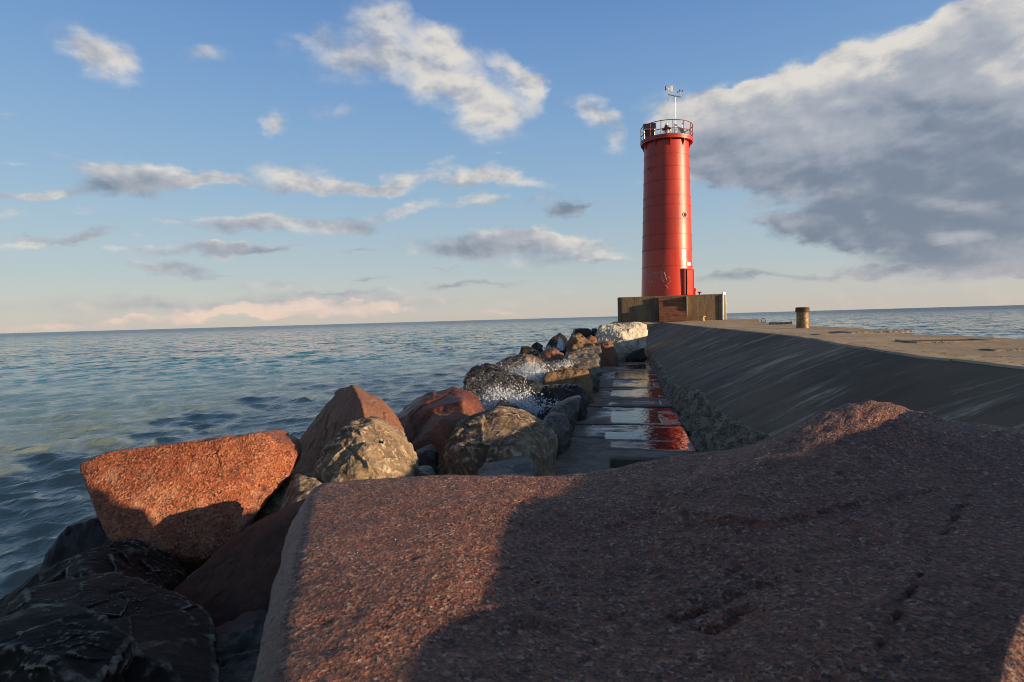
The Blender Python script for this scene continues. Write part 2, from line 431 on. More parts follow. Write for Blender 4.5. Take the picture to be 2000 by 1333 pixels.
M_RUSTDARK = plain('dark_rust', (0.11, 0.055, 0.03), 0.7, 0.2, 0.4, 14, 0.02)
M_YELLOW = plain('yellow_bitt_paint', (0.5, 0.32, 0.09), 0.5, 0, 0.3)
M_WOOD = plain('brown_stained_boards', (0.22, 0.085, 0.042), 0.7, 0, 0.35, 3)
M_VOID = plain('unlit_interior', (0.012, 0.01, 0.01), 0.9, 0, 0.1)
M_SEAM = plain('dirty_red_seam_paint', (0.30, 0.032, 0.016), 0.5, 0, 0.5, 11)
M_GLASS = plain('dark_porthole_glass', (0.03, 0.035, 0.04), 0.08, 0, 0.1)
M_CLEAR = plain('lantern_lens', (0.75, 0.75, 0.7), 0.15, 0, 0.05)
M_CLEAR.node_tree.nodes['Principled BSDF'].inputs['Transmission Weight'].default_value = 0.6
M_CHALK = plain('white_scrawl_paint', (0.62, 0.42, 0.38), 0.7, 0, 0.25)
# ------------------------------------------------------------------ sun and sky
SUN_AZ, SUN_EL = 99.5, 8.9          # clockwise from +Y (the pier's axis), above the horizon
S = Vector((math.sin(rad(SUN_AZ)) * math.cos(rad(SUN_EL)), math.cos(rad(SUN_AZ)) * math.cos(rad(SUN_EL)), math.sin(rad(SUN_EL))))
sd = bpy.data.lights.new('sun', 'SUN'); sd.energy = 5.0; sd.angle = rad(0.5); sd.color = (1.0, 0.73, 0.46)
sun = bpy.data.objects.new('sun', sd); C.objects.link(sun)
sun.rotation_euler = S.to_track_quat('Z', 'Y').to_euler()
sun.location = S * 60

W = bpy.data.worlds.new('World'); SC.world = W; W.use_nodes = True
nt = W.node_tree
bg = nt.nodes['Background']
sky = nd(nt, 'TexSky', sky_type='NISHITA', sun_disc=False, sun_elevation=rad(SUN_EL), sun_rotation=rad(SUN_AZ), altitude=0.0, air_density=1.0, dust_density=0.6, ozone_density=2.0)
D = nt.nodes.new('ShaderNodeTexCoord').outputs['Generated']
sx = nd(nt, 'SeparateXYZ', {0: D})
az = math_(nt, 'ARCTAN2', sx.outputs[0], sx.outputs[1])
el = math_(nt, 'ARCSINE', sx.outputs[2])
P0 = nd(nt, 'CombineXYZ', {0: az, 1: el, 2: 0.0}).outputs[0]
den = math_(nt, 'ADD', math_(nt, 'MAXIMUM', sx.outputs[2], 0.0), 0.11)
Q = nd(nt, 'VectorMath', {0: D, 1: nd(nt, 'CombineXYZ', {0: den, 1: den, 2: den}).outputs[0]}, operation='DIVIDE').outputs[0]
# ragged outlines: the masks are looked up through two scales of turbulence
w1 = noise(nt, Q, 2.6, 3, 0.55)
w2 = noise(nt, scaled(nt, P0, (1, 1.7, 1)), 16, 5, 0.6)
off = nd(nt, 'VectorMath', {0: nd(nt, 'VectorMath', {0: w2.outputs[1], 1: (0.5, 0.5, 0.5)}, operation='SUBTRACT').outputs[0], 1: (0.085, 0.045, 0.0), 2: P0}, operation='MULTIPLY_ADD').outputs[0]
def azel(px, py):
    r = ray(px, py).normalized()
    return math.atan2(r.x, r.y), math.asin(r.z)
# (centre, half axes in survey pixels, tilt, density, tone 0 shaded .. 1 sunlit)
CLOUDS = [
 (190, 105, 95, 45, -25, 1.3, .85), (400, 103, 62, 20, 3, .75, .8), (680, 110, 120, 62, -8, .95, .7), (740, 28, 75, 52, 0, .95, .85), (620, 60, 40, 40, 30, .4, .7),
 (840, 140, 120, 60, -22, 1.3, .9), (960, 215, 92, 62, 0, 1.4, .95), (880, 88, 120, 34, -27, 1.0, .9), (1015, 145, 80, 26, -38, 1.1, .97), (1050, 180, 26, 52, 0, .7, .95),
 (535, 242, 32, 30, 0, 1.1, .9), (1165, 222, 60, 30, -20, 1.1, .9), (1200, 275, 40, 30, 0, .9, .9), (655, 222, 45, 16, 0, .4, .6), (860, 318, 32, 12, 0, .5, .8), (970, 300, 30, 8, 0, .5, .8),
 (235, 370, 150, 22, 3, 1.1, .38), (300, 350, 190, 22, -2, 1.0, .75), (400, 353, 130, 16, -4, 1.0, .8), (60, 382, 110, 12, 3, 1.0, .6), (210, 328, 80, 16, 0, .6, .7), (120, 311, 60, 9, -5, .55, .8), (20, 324, 50, 8, -4, .6, .8), (10, 230, 40, 8, 0, .6, .7), (145, 193, 22, 6, 0, .5, .7),
 (590, 350, 110, 24, -8, 1.2, .8), (690, 372, 90, 16, -3, 1.1, .75), (785, 361, 80, 22, 12, 1.1, .8), (550, 365, 60, 8, 0, .5, .5),
 (930, 342, 95, 22, 2, 1.3, .85), (1015, 358, 85, 15, -5, 1.0, .9), (930, 392, 75, 14, 6, 1.0, .75), (900, 360, 60, 12, 0, .5, .3),
 (1105, 407, 50, 18, 5, 1.3, .1), (1065, 386, 50, 8, 12, .6, .2), (1150, 402, 50, 6, 3, .6, .6),
 (480, 441, 110, 17, 0, 1.0, .48), (480, 426, 110, 14, 2, .9, .8), (640, 440, 120, 22, 0, 1.1, .58), (800, 410, 95, 13, 18, .8, .7), (340, 438, 60, 7, -2, .6, .75), (700, 450, 60, 10, -6, .6, .6),
 (55, 466, 70, 11, 4, 1.0, .45), (160, 462, 100, 11, 14, 1.0, .42), (50, 480, 100, 8, 2, .9, .8), (250, 484, 80, 6, -4, .6, .75), (20, 424, 42, 14, 0, .7, .8), (270, 450, 60, 6, 0, .5, .7),
 (420, 488, 140, 14, 1, 1.2, .48), (530, 486, 90, 10, 2, .9, .5), (440, 478, 80, 10, 2, .6, .9), (345, 528, 80, 16, -9, 1.1, .45), (300, 515, 50, 8, -10, .5, .7),
 (930, 476, 170, 26, 2, 1.3, .4), (1000, 455, 90, 16, 0, .9, .9), (1060, 466, 110, 20, -5, 1.1, .95), (1140, 482, 95, 22, -10, 1.0, .8), (1020, 500, 170, 22, -4, .8, .4), (1180, 505, 90, 8, -2, .6, .6),
 (700, 490, 60, 7, 2, .7, .35), (720, 547, 60, 5, 0, .6, .3), (880, 556, 80, 8, 2, .8, .35), (980, 553, 90, 8, -2, .6, .45), (540, 560, 80, 10, 0, .6, .6), (640, 575, 140, 8, 0, .6, .35), (430, 545, 60, 6, 0, .4, .4),
 (560, 608, 240, 15, 1.5, 1.25, .95), (690, 606, 150, 12, 1.5, .8, .95), (150, 636, 190, 13, 1.5, .85, .8), (330, 628, 90, 12, 1.5, .7, .85), (1000, 612, 130, 6, 1.5, .5, .8),
 (300, 596, 560, 22, 1.5, .62, .42), (800, 590, 420, 22, 1.5, .5, .5),
 # the heavy bank on the right
 (1330, 215, 90, 46, 8, 1.0, .75), (1430, 205, 140, 42, 10, 1.3, .95), (1570, 175, 160, 55, 14, 1.5, .95), (1480, 260, 220, 80, 5, 1.5, .45), (1700, 220, 260, 90, 16, 1.6, .5),
 (1770, 85, 150, 42, 12, 1.1, 1.0), (1880, 120, 180, 90, 22, 1.5, .55), (1960, 30, 160, 70, 28, 1.2, .8), (1640, 120, 80, 26, 20, .8, 1.0), (1980, 210, 160, 90, 10, 1.3, .55),
 (1420, 300, 160, 60, 0, 1.3, .35), (1620, 320, 280, 80, -3, 1.6, .28), (1850, 310, 280, 120, 0, 1.7, .15), (1980, 330, 200, 120, 0, 1.3, .15), (1500, 360, 90, 40, -8, 1.0, .4), (1345, 345, 32, 28, 0, .8, .85), (1500, 335, 100, 26, 0, .8, .7),
 (1880, 400, 260, 60, 0, 1.5, .2), (1640, 400, 90, 30, 0, .9, .2), (1600, 445, 150, 36, -6, 1.5, .1), (1560, 432, 90, 22, 0, .7, .85), (1760, 460, 210, 46, -4, 1.5, .15), (1930, 470, 180, 70, 0, 1.5, .3),
 (1850, 515, 230, 30, 2, 1.3, .25), (1700, 530, 90, 12, 4, .9, .25), (1950, 505, 120, 40, 0, 1.2, .35), (1530, 538, 75, 9, -3, 1.0, .25), (1410, 542, 100, 13, 0, .8, .35), (1440, 535, 40, 8, 0, .5, .9), (1640, 545, 120, 8, 2, .7, .35), (1475, 400, 50, 10, 5, .6, .35),
 (1870, 402, 55, 14, -3, .7, 1.3), (1865, 464, 60, 14, 3, .9, 1.5), (1690, 425, 26, 12, -20, .5, 1.2), (1850, 30, 60, 26, 20, .5, 1.0),
 (1720, 585, 420, 40, 1.5, .35, .6),
 (395, 613, 34, 8, 0, 1.0, 1.3), (440, 609, 34, 11, 0, 1.2, 1.4), (490, 606, 42, 13, 0, 1.3, 1.4), (555, 605, 44, 13, 0, 1.3, 1.4), (625, 602, 44, 13, 0, 1.3, 1.4), (690, 601, 36, 11, 0, 1.1, 1.4), (760, 604, 50, 8, 0, .8, 1.3), (250, 628, 50, 8, 0, .8, 1.2),
 (1770, 78, 90, 22, 12, .9, 1.6), (1560, 150, 90, 22, 14, .9, 1.5), (1440, 185, 80, 20, 12, .8, 1.5), (1650, 133, 34, 16, 10, .9, 1.8), (1700, 250, 120, 26, 14, .7, 1.2), (1950, 140, 90, 30, 24, .7, 1.4),
 (1390, 290, 95, 50, 0, 1.1, .45), (1450, 335, 100, 34, -6, 1.0, .4), (1370, 250, 70, 24, 5, .7, .9), (1460, 248, 80, 18, 6, .7, 1.2), (1600, 235, 90, 22, 10, .6, 1.1), (1520, 300, 70, 16, 4, .5, 1.0), (1800, 190, 80, 20, 16, .5, 1.1), (1700, 355, 120, 20, 0, .8, .0), (1900, 350, 160, 26, 0, .8, .0),
 (860, 520, 70, 6, 0, .6, .5), (150, 415, 60, 6, 0, .5, .7), (1250, 360, 60, 8, 0, .4, .7),
]
acc = None
for (cx, cy, ax, ay, rot, s, tone) in CLOUDS:
    a0, e0 = azel(cx, cy)
    t = rad(rot)
    a1, e1 = azel(cx + 10 * math.cos(t), cy - 10 * math.sin(t))
    a2, e2 = azel(cx - 10 * math.sin(t), cy - 10 * math.cos(t))
    g = nt.nodes.new('ShaderNodeTexGradient'); g.gradient_type = 'SPHERICAL'
    tm = g.texture_mapping; tm.vector_type = 'TEXTURE'
    tm.translation = (a0, e0, 0); tm.rotation = (0, 0, math.atan2(e1 - e0, a1 - a0))
    tm.scale = (1.15 * ax / 10 * math.hypot(a1 - a0, e1 - e0), 1.25 * ay / 10 * math.hypot(a2 - a0, e2 - e0), 1)
    if acc is None: nt.links.new(off, g.inputs[0])
    else:                               # chained, so that the shader compiler keeps few values alive at a time
        nt.links.new(nd(nt, 'VectorMath', {0: acc, 1: (0, 0, 1e-7), 2: off}, operation='MULTIPLY_ADD').outputs[0], g.inputs[0])
    v = nd(nt, 'VectorMath', {0: g.outputs[1], 1: (s, s * tone, 0)}, operation='MULTIPLY_ADD')
    if acc is not None: nt.links.new(acc, v.inputs[2])
    acc = v.outputs[0]
sp = nd(nt, 'SeparateXYZ', {0: acc})
mass = sp.outputs[0]
tone = math_(nt, 'DIVIDE', sp.outputs[1], math_(nt, 'MAXIMUM', mass, 0.02))
f1 = noise(nt, scaled(nt, P0, (1, 1.7, 1)), 11, 8, 0.55, 0.1)
f2 = noise(nt, scaled(nt, nd(nt, 'VectorMath', {0: P0, 1: (0.012, 0.014, 0)}, operation='ADD').outputs[0], (1, 1.7, 1)), 11, 5, 0.55, 0.1)
f3 = noise(nt, scaled(nt, P0, (1, 1.5, 1), (0, 0, -0.3)), 5.5, 5, 0.55, 0.2)
body = math_(nt, 'MULTIPLY_ADD', math_(nt, 'SUBTRACT', f1.outputs[0], 0.5), 1.0, mass)
cover = rng(nt, body, 0.06, 1.1)
thick = rng(nt, body, 0.45, 1.7)
relief = math_(nt, 'SUBTRACT', f1.outputs[0], f2.outputs[0])
lit = math_(nt, 'ADD', math_(nt, 'MULTIPLY_ADD', relief, math_(nt, 'MULTIPLY_ADD', thick, -1.3, 2.4), tone), math_(nt, 'MULTIPLY', thick, -0.12))
lit = math_(nt, 'MULTIPLY_ADD', math_(nt, 'SUBTRACT', f3.outputs[0], 0.5), 0.7, lit)
low = rng(nt, el, 0.10, 0.0)
c_lit = mix(nt, low, (6.4, 6.0, 5.45), (7.0, 5.3, 4.35))
c_mid = mix(nt, low, (3.3, 3.5, 3.95), (4.3, 4.0, 4.1))
c_dark = mix(nt, low, (1.55, 1.9, 2.5), (2.5, 2.75, 3.3))
cc = mix(nt, rng(nt, lit, -0.05, 0.55), c_dark, c_mid)
cc = mix(nt, rng(nt, lit, 0.45, 1.05), cc, c_lit)
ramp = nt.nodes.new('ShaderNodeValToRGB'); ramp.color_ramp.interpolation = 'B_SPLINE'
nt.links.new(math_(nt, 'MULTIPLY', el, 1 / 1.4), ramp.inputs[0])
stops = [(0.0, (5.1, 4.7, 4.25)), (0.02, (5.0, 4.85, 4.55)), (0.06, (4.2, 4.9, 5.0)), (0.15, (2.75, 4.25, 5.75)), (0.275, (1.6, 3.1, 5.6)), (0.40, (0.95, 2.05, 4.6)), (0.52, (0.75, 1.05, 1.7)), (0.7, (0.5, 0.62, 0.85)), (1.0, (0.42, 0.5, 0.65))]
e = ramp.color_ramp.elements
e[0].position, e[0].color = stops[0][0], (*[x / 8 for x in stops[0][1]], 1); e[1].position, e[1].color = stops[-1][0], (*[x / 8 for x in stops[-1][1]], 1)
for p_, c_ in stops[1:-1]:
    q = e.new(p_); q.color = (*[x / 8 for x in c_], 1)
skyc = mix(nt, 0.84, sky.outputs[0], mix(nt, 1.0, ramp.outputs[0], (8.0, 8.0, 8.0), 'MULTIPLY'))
full = mix(nt, math_(nt, 'MULTIPLY', cover, 0.92), skyc, cc)
above = rng(nt, sx.outputs[2], -0.005, 0.0)
full = mix(nt, above, skyc, full)
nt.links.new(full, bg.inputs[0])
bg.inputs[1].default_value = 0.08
W.cycles.sampling_method = 'MANUAL'
W.cycles.sample_map_resolution = 512
SC.view_settings.view_transform = 'Standard'
SC.view_settings.look = 'None'
SC.view_settings.exposure = 0.585
SC.view_settings.gamma = 1.0
SC.cycles.use_denoising = True
SC.cycles.filter_width = 1.0
SC.cycles.max_bounces = 6
SC.cycles.diffuse_bounces = 3
SC.cycles.glossy_bounces = 3
SC.cycles.transmission_bounces = 4
SC.cycles.caustics_reflective = False
SC.cycles.caustics_refractive = False
# ------------------------------------------------------------------ the lake: one sheet to the horizon, choppy near the rocks
def build_water():
    rs = np.random.RandomState(5)
    front = np.radians(np.linspace(-YAW - 52, -YAW + 50, 860))
    rest = np.radians(np.linspace(-YAW + 50, -YAW + 308, 120))[1:-1]
    th = np.concatenate([front, rest])
    r = [2.0]
    while r[-1] < 24000:
        q = r[-1]
        r.append(q + max(0.045, q * 0.0062 if q < 70 else (q * 0.02 if q < 400 else q * 0.12)))
    r = np.array(r)
    R, T = np.meshgrid(r, th, indexing='ij')
    x, y = R * np.sin(T), R * np.cos(T)
    z = np.zeros_like(x); dx = np.zeros_like(x); dy = np.zeros_like(x)
    step = np.maximum(0.045, R * 0.0064)
    main = rad(150)                                        # the waves run in from the open lake on the left
    gust = 0.75 + 0.5 * fbm(np.stack([x.ravel() * 0.09, y.ravel() * 0.09, np.zeros(x.size)], 1), 3).reshape(x.shape)
    for k in range(84):
        lam = 0.38 * (7.5 / 0.38) ** (rs.rand() ** 1.3)
        a = 0.0098 * lam ** 0.42 * (0.6 + 0.8 * rs.rand())
        a *= 1.0 if lam < 1.3 else (0.7 if lam < 3 else 0.5)
        t = main + rs.normal() * 0.62
        kx, ky = math.cos(t) * 2 * math.pi / lam, math.sin(t) * 2 * math.pi / lam
        ph = rs.rand() * 6.283
        fade = np.clip((lam / step - 3.0) / 4.0, 0, 1) * (a * gust)
        arg = kx * x + ky * y + ph
        s, c = np.sin(arg), np.cos(arg)
        z += fade * c
        dx -= fade * 0.9 * math.cos(t) * s; dy -= fade * 0.9 * math.sin(t) * s
    v = np.stack([(x + dx).ravel(), (y + dy).ravel(), z.ravel()], 1)
    nr, ntv = x.shape
    i = np.arange(nr - 1)[:, None] * ntv; j = np.arange(ntv)[None, :]; j2 = (j + 1) % ntv
    f = np.stack([(i + j).ravel(), (i + j2).ravel(), (i + ntv + j2).ravel(), (i + ntv + j).ravel()], 1)
    f = f[:, ::-1].copy()
    # close the small hole under the viewer
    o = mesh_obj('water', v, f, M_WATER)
    if o.data.polygons[0].normal.z < 0: o.data.flip_normals()
    tag(o, 'choppy grey green lake water turning deep blue towards the horizon', 'water', kind='structure')
def water_mat():
    m, nt, b = new_mat('lake_water')
    p = posn(nt)
    sx = nd(nt, 'SeparateXYZ', {0: p})
    flat = nd(nt, 'CombineXYZ', {0: sx.outputs[0], 1: sx.outputs[1], 2: 0.0}).outputs[0]
    dist = nd(nt, 'VectorMath', {0: flat}, operation='LENGTH').outputs['Value']
    big = noise(nt, scaled(nt, flat, (1, 0.5, 1)), 0.035, 5, 0.6)
    dd = math_(nt, 'MULTIPLY_ADD', big.outputs[0], 46, math_(nt, 'SUBTRACT', dist, 23))
    silt = noise(nt, flat, 0.25, 5, 0.6)
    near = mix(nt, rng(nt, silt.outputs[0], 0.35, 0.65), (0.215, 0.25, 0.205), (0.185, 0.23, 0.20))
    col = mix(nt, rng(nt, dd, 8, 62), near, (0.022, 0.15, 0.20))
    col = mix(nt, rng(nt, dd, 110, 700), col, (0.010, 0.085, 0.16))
    # thin foam lines left by broken waves
    fo = noise(nt, nd(nt, 'VectorMath', {0: noise(nt, flat, 0.8, 4, 0.6).outputs[1], 1: (1.6, 1.6, 0), 2: scaled(nt, flat, (0.55, 1.0, 1), (0, 0, 0.5))}, operation='MULTIPLY_ADD').outputs[0], 1.1, 8, 0.66, 0.2, 'RIDGED_MULTIFRACTAL')
    area = noise(nt, flat, 0.16, 3, 0.5)
    foam = math_(nt, 'MULTIPLY', rng(nt, fo.outputs[0], 1.15, 1.5), rng(nt, area.outputs[0], 0.5, 0.66))
    foam = math_(nt, 'MULTIPLY', foam, rng(nt, dist, 60, 25, 0, 0.55))
    crest = math_(nt, 'MULTIPLY', rng(nt, sx.outputs[2], 0.17, 0.30), rng(nt, fo.outputs[0], 0.85, 1.3, 0, 0.7))
    # churned water along the foot of the boulders
    edge = math_(nt, 'SUBTRACT', sx.outputs[0], math_(nt, 'MULTIPLY_ADD', sx.outputs[1], 0.02, -4.7))
    ch = math_(nt, 'MULTIPLY', rng(nt, edge, -1.2, 0.6), rng(nt, fo.outputs[0], 0.75, 1.25))
    ch = math_(nt, 'MULTIPLY', ch, rng(nt, sx.outputs[1], 7, 11))
    foam = math_(nt, 'MAXIMUM', math_(nt, 'MAXIMUM', foam, crest), math_(nt, 'MULTIPLY', ch, 0.8))
    col = mix(nt, foam, col, (0.62, 0.62, 0.6))
    nt.links.new(col, b.inputs['Base Color'])
    b.inputs['IOR'].default_value = 1.333
    nt.links.new(rng(nt, dist, 12, 110, 0.34, 0.10), b.inputs['Specular IOR Level'])
    nt.links.new(math_(nt, 'MULTIPLY_ADD', foam, 0.5, rng(nt, dist, 20, 900, 0.07, 0.2)), b.inputs['Roughness'])
    str2 = scaled(nt, flat, (1, 0.62, 1), (0, 0, rad(-55)))
    b1 = noise(nt, str2, 4.5, 3, 0.5, 0.6)
    b2 = noise(nt, str2, 1.1, 6, 0.62, 0.4)
    b3 = noise(nt, str2, 0.3, 5, 0.6, 0.3)
    n = bump(nt, b1.outputs[0], 0.045, 1.0)
    h2 = math_(nt, 'MULTIPLY', b2.outputs[0], rng(nt, dist, 25, 60, 0.14, 0.0))
    n = bump(nt, h2, 1.0, 1.0, n)
    # far off, the facets of the chop are smaller than a pixel: tilt the normal facet by facet instead
    t1 = noise(nt, str2, 1.6, 3, 0.6); t2 = noise(nt, str2, 0.33, 3, 0.6)
    tl = nd(nt, 'VectorMath', {0: mix(nt, 0.45, t1.outputs[1], t2.outputs[1]), 1: (0.5, 0.5, 0.5)}, operation='SUBTRACT').outputs[0]
    k = rng(nt, dist, 14, 75, 0.0, 2.8)
    tl = nd(nt, 'VectorMath', {0: tl, 1: nd(nt, 'CombineXYZ', {0: k, 1: k, 2: 0.0}).outputs[0], 2: n}, operation='MULTIPLY_ADD').outputs[0]
    n = nd(nt, 'VectorMath', {0: tl}, operation='NORMALIZE').outputs[0]
    nt.links.new(n, b.inputs['Normal'])
    return m
M_WATER = water_mat()
build_water()
# ------------------------------------------------------------------ pier
YN, YF = -14.0, 50.2                # near end (behind the viewer) and where the head begins
ZD = 2.5
def lerp_pts(tab, y): return np.interp(y, [t[0] for t in tab], [t[1] for t in tab])
def deck_left(y):
    return lerp_pts([(-14, 3.55), (0, 3.6), (6, 3.72), (8, 3.55), (10, 3.6), (14.5, 3.98), (20, 3.8), (30, 3.35), (40, 3.1), (51, 2.9)], y) + 0.02 * np.sin(y * 2.1) + 0.015 * np.sin(y * 5.3 + 1)
_rp = sorted([(p.y, p.x) for p in [onz(*q, ZD) for q in ((2000, 663), (1880, 656.5), (1772, 653.5), (1748, 646.5), (1672, 641), (1580, 637), (1488, 629.5), (1430, 625.8))]])
_rp = [(-14, _rp[0][1])] + _rp + [(52, _rp[-1][1])]
def deck_right(y): return lerp_pts(_rp, y)
pier = empty('concrete_pier', (3, 0, 0), 'long concrete pier with sunlit tan deck and dark streaked slope running to the red lighthouse', 'pier')
PL = Vector((-3, 0, 0))
def grid(name, P, mat, parent=pier, loc=PL):
    n, m = P.shape[:2]
    i = np.arange(n - 1)[:, None] * m; j = np.arange(m - 1)[None, :]
    f = np.stack([(i + j).ravel(), (i + j + 1).ravel(), (i + m + j + 1).ravel(), (i + m + j).ravel()], 1)
    return mesh_obj(name, P.reshape(-1, 3), f, mat, parent, loc)
def nz(P, s, o=4, off=0.0, **k): return fbm(P.reshape(-1, 3) * s + off, o, **k).reshape(P.shape[:2])

ys = np.concatenate([np.arange(YN, 2, 0.5), np.arange(2, 30, 0.08), np.arange(30, YF + 0.01, 0.2)])
ys[-1] = YF
# deck
u = np.linspace(0, 1, 60) ** 1.0
Y, Uu = np.meshgrid(ys, u, indexing='ij')
xl, xr = deck_left(Y), deck_right(Y)
P = np.stack([xl + (xr - xl) * Uu, Y, np.full_like(Y, ZD)], 2)
P[:, :, 2] += 0.012 * nz(P, 0.8) + 0.006 * nz(P, 4)
P[:, 0, 2] -= 0.02
deck_z0 = P[:, 0].copy()
grid('deck', P, M_DECK)
# lake side wall of the pier
v = np.linspace(0, 1, 8)
Pw = np.stack([np.repeat(P[:, -1:, 0], 8, 1), np.repeat(P[:, -1:, 1], 8, 1), P[:, -1:, 2] * (1 - v) + (-1.5) * v], 2)
Pw[:, 1:, 0] += 0.05 * nz(Pw, 1.5)[:, 1:]
grid('side_wall', Pw, M_ROUGH)
# slope between the deck and the broken foot
def joint(y): return 1 / (1 + np.exp((y - 13.6) * 4))      # 1 on the near section, 0 on the far one
def lip_x(y): return 1.12 + 0.30 * joint(y) + 0.10 * np.exp(-((y - 13.6) / 0.5) ** 2) + 0.45 * np.clip((10 - y) / 5, 0, 1) * joint(y)
def lip_z(y): return 1.38 + 0.12 * joint(y) + 0.10 * np.clip((10 - y) / 5, 0, 1)
w = np.linspace(0, 1, 56)
Y, Wn = np.meshgrid(ys, w, indexing='ij')
lx, lz = lip_x(Y), lip_z(Y)
rough_lip = fbm(np.stack([Y[:, 0] * 1.7, Y[:, 0] * 0, Y[:, 0] * 0 + 3.3], 1), 5)
lx = lx + 0.22 * rough_lip[:, None]
x0 = np.repeat(deck_z0[:, None, 0], len(w), 1)
P = np.stack([x0 + (lx - x0) * Wn, Y, ZD - 0.02 + (lz - ZD + 0.02) * Wn], 2)
P[:, :, 2] += 0.05 * np.sin(Wn * math.pi) * (1 - 0.4 * Wn)            # slightly bellied
P[:, :, 2] += (0.006 * nz(P * np.array([0.5, 4, 0.5]), 1.0) + 0.02 * nz(P, 1.0)) * np.sin(np.clip(Wn, 0, 1) * math.pi) ** 0.5
# formwork joints across the slope
for yj, dep in ((13.6, 0.05), (8.6, 0.03), (19.4, 0.03), (25.5, 0.03), (31.5, 0.03), (37.5, 0.03), (43.5, 0.03)):
    P[:, :, 2] -= dep * np.exp(-((Y - yj - 0.25 * (Wn - 0.5)) / 0.06) ** 2) * np.clip(Wn * 6, 0, 1)
P[:, :, 2] += 0.035 * joint(Y) * np.clip(Wn * 3, 0, 1)
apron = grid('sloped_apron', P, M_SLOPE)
lipP = P[:, -1].copy()
# broken foot of the slope
t = np.linspace(0, 1, 34)
fy = np.concatenate([np.arange(2.0, 30, 0.035), np.arange(30, YF, 0.15)]); 
L = np.stack([np.interp(fy, ys, lipP[:, k]) for k in range(3)], 1)
Y, Tn = np.meshgrid(fy, t, indexing='ij')
bx = 0.93 + 0.05 * np.sin(fy * 0.7)
near = joint(fy)[:, None]
px_ = L[:, None, 0] + (bx[:, None] - L[:, None, 0]) * (Tn ** (1.0 + 0.3 * near))
pz_ = L[:, None, 2] + (0.86 - L[:, None, 2]) * (Tn ** (1.9 - 0.5 * near))
P = np.stack([px_, Y, pz_], 2)
env = np.clip(Tn * 8, 0, 1)
dn = nz(P, 2.6, 5, 3.0) * 0.15 + nz(P, 8, 4, 9.0, ridge=True) * 0.05 + nz(P, 26, 3) * 0.015
P[:, :, 0] -= dn * env * (0.55 + 0.75 * near)
P[:, :, 2] += dn * 0.5 * env * (0.55 + 0.75 * near)
foot = grid('eroded_footing', P, M_ROUGH)
for o_ in (apron, foot):
    if o_.data.polygons[len(o_.data.polygons) // 2].normal.z < 0: o_.data.flip_normals()
# head of the pier under the lighthouse
mb = MB()
mb.box((-1.25, 50.2, -1.2), (10.6, 63.5, 2.46), bevel=0.05)
mb.build('head_block', M_DECK, pier, PL)
mb = MB(); mb.box((-1.4, 50.05, 2.3), (10.75, 63.6, 2.53), bevel=0.03)
mb.build('head_coping', M_DECK, pier, PL)
# patches, frames and debris set in the deck
def patch(cx, cy, sx, sy, h, rot, name='deck_patch', mat=None, frame=False):
    n = 26
    X, Yg = np.meshgrid(np.linspace(-1, 1, n), np.linspace(-1, 1, n), indexing='ij')
    r = np.maximum(np.abs(X), np.abs(Yg)) + 0.22 * fbm(np.stack([X.ravel() * 1.6 + cx, Yg.ravel() * 1.6 + cy, X.ravel() * 0], 1), 4).reshape(X.shape)
    Z = h * np.clip((1.0 - r) * 6, -0.3, 1)
    Z += 0.01 * fbm(np.stack([X.ravel() * 5 + cx, Yg.ravel() * 5 + cy, X.ravel() * 0], 1), 4).reshape(X.shape)
    cx_, sx_ = math.cos(rot), math.sin(rot)
    P = np.stack([cx + X * sx * cx_ - Yg * sy * sx_, cy + X * sx * sx_ + Yg * sy * cx_, ZD + Z - 0.004], 2)
    o = grid(name, P, mat or M_ROUGH2)
    if o.data.polygons[0].normal.z < 0: o.data.flip_normals()
    return o
M_ROUGH2 = concrete_rough('broken_deck_concrete', 1.9)
p = onz(1700, 649.5, ZD); patch(p.x, p.y, 0.9, 0.5, 0.045, 0.2)
p = onz(1965, 684, ZD); patch(p.x, p.y, 0.28, 0.16, 0.02, 0.1)
p = onz(1620, 653, ZD); patch(p.x, p.y, 0.4, 0.2, 0.02, 0.2)
# an open rectangular recess with a raised rim
p = onz(1845, 667, ZD)
mb = MB()
for lo, hi in (((-.62, -.40, -.02), (.62, -.34, .022)), ((-.62, .34, -.02), (.62, .40, .03)), ((-.62, -.34, -.02), (-.56, .34, .026)), ((.56, -.34, -.02), (.62, .34, .026))):
    mb.box(Vector(lo) + p, Vector(hi) + p, bevel=0.008)
mb.build('recess_rim', M_DECK, pier, PL)
mb = MB(); mb.box(p + Vector((-.555, -.335, .006)), p + Vector((.555, .335, .012)))
mb.build('recess_plate', M_RUSTDARK, pier, PL)

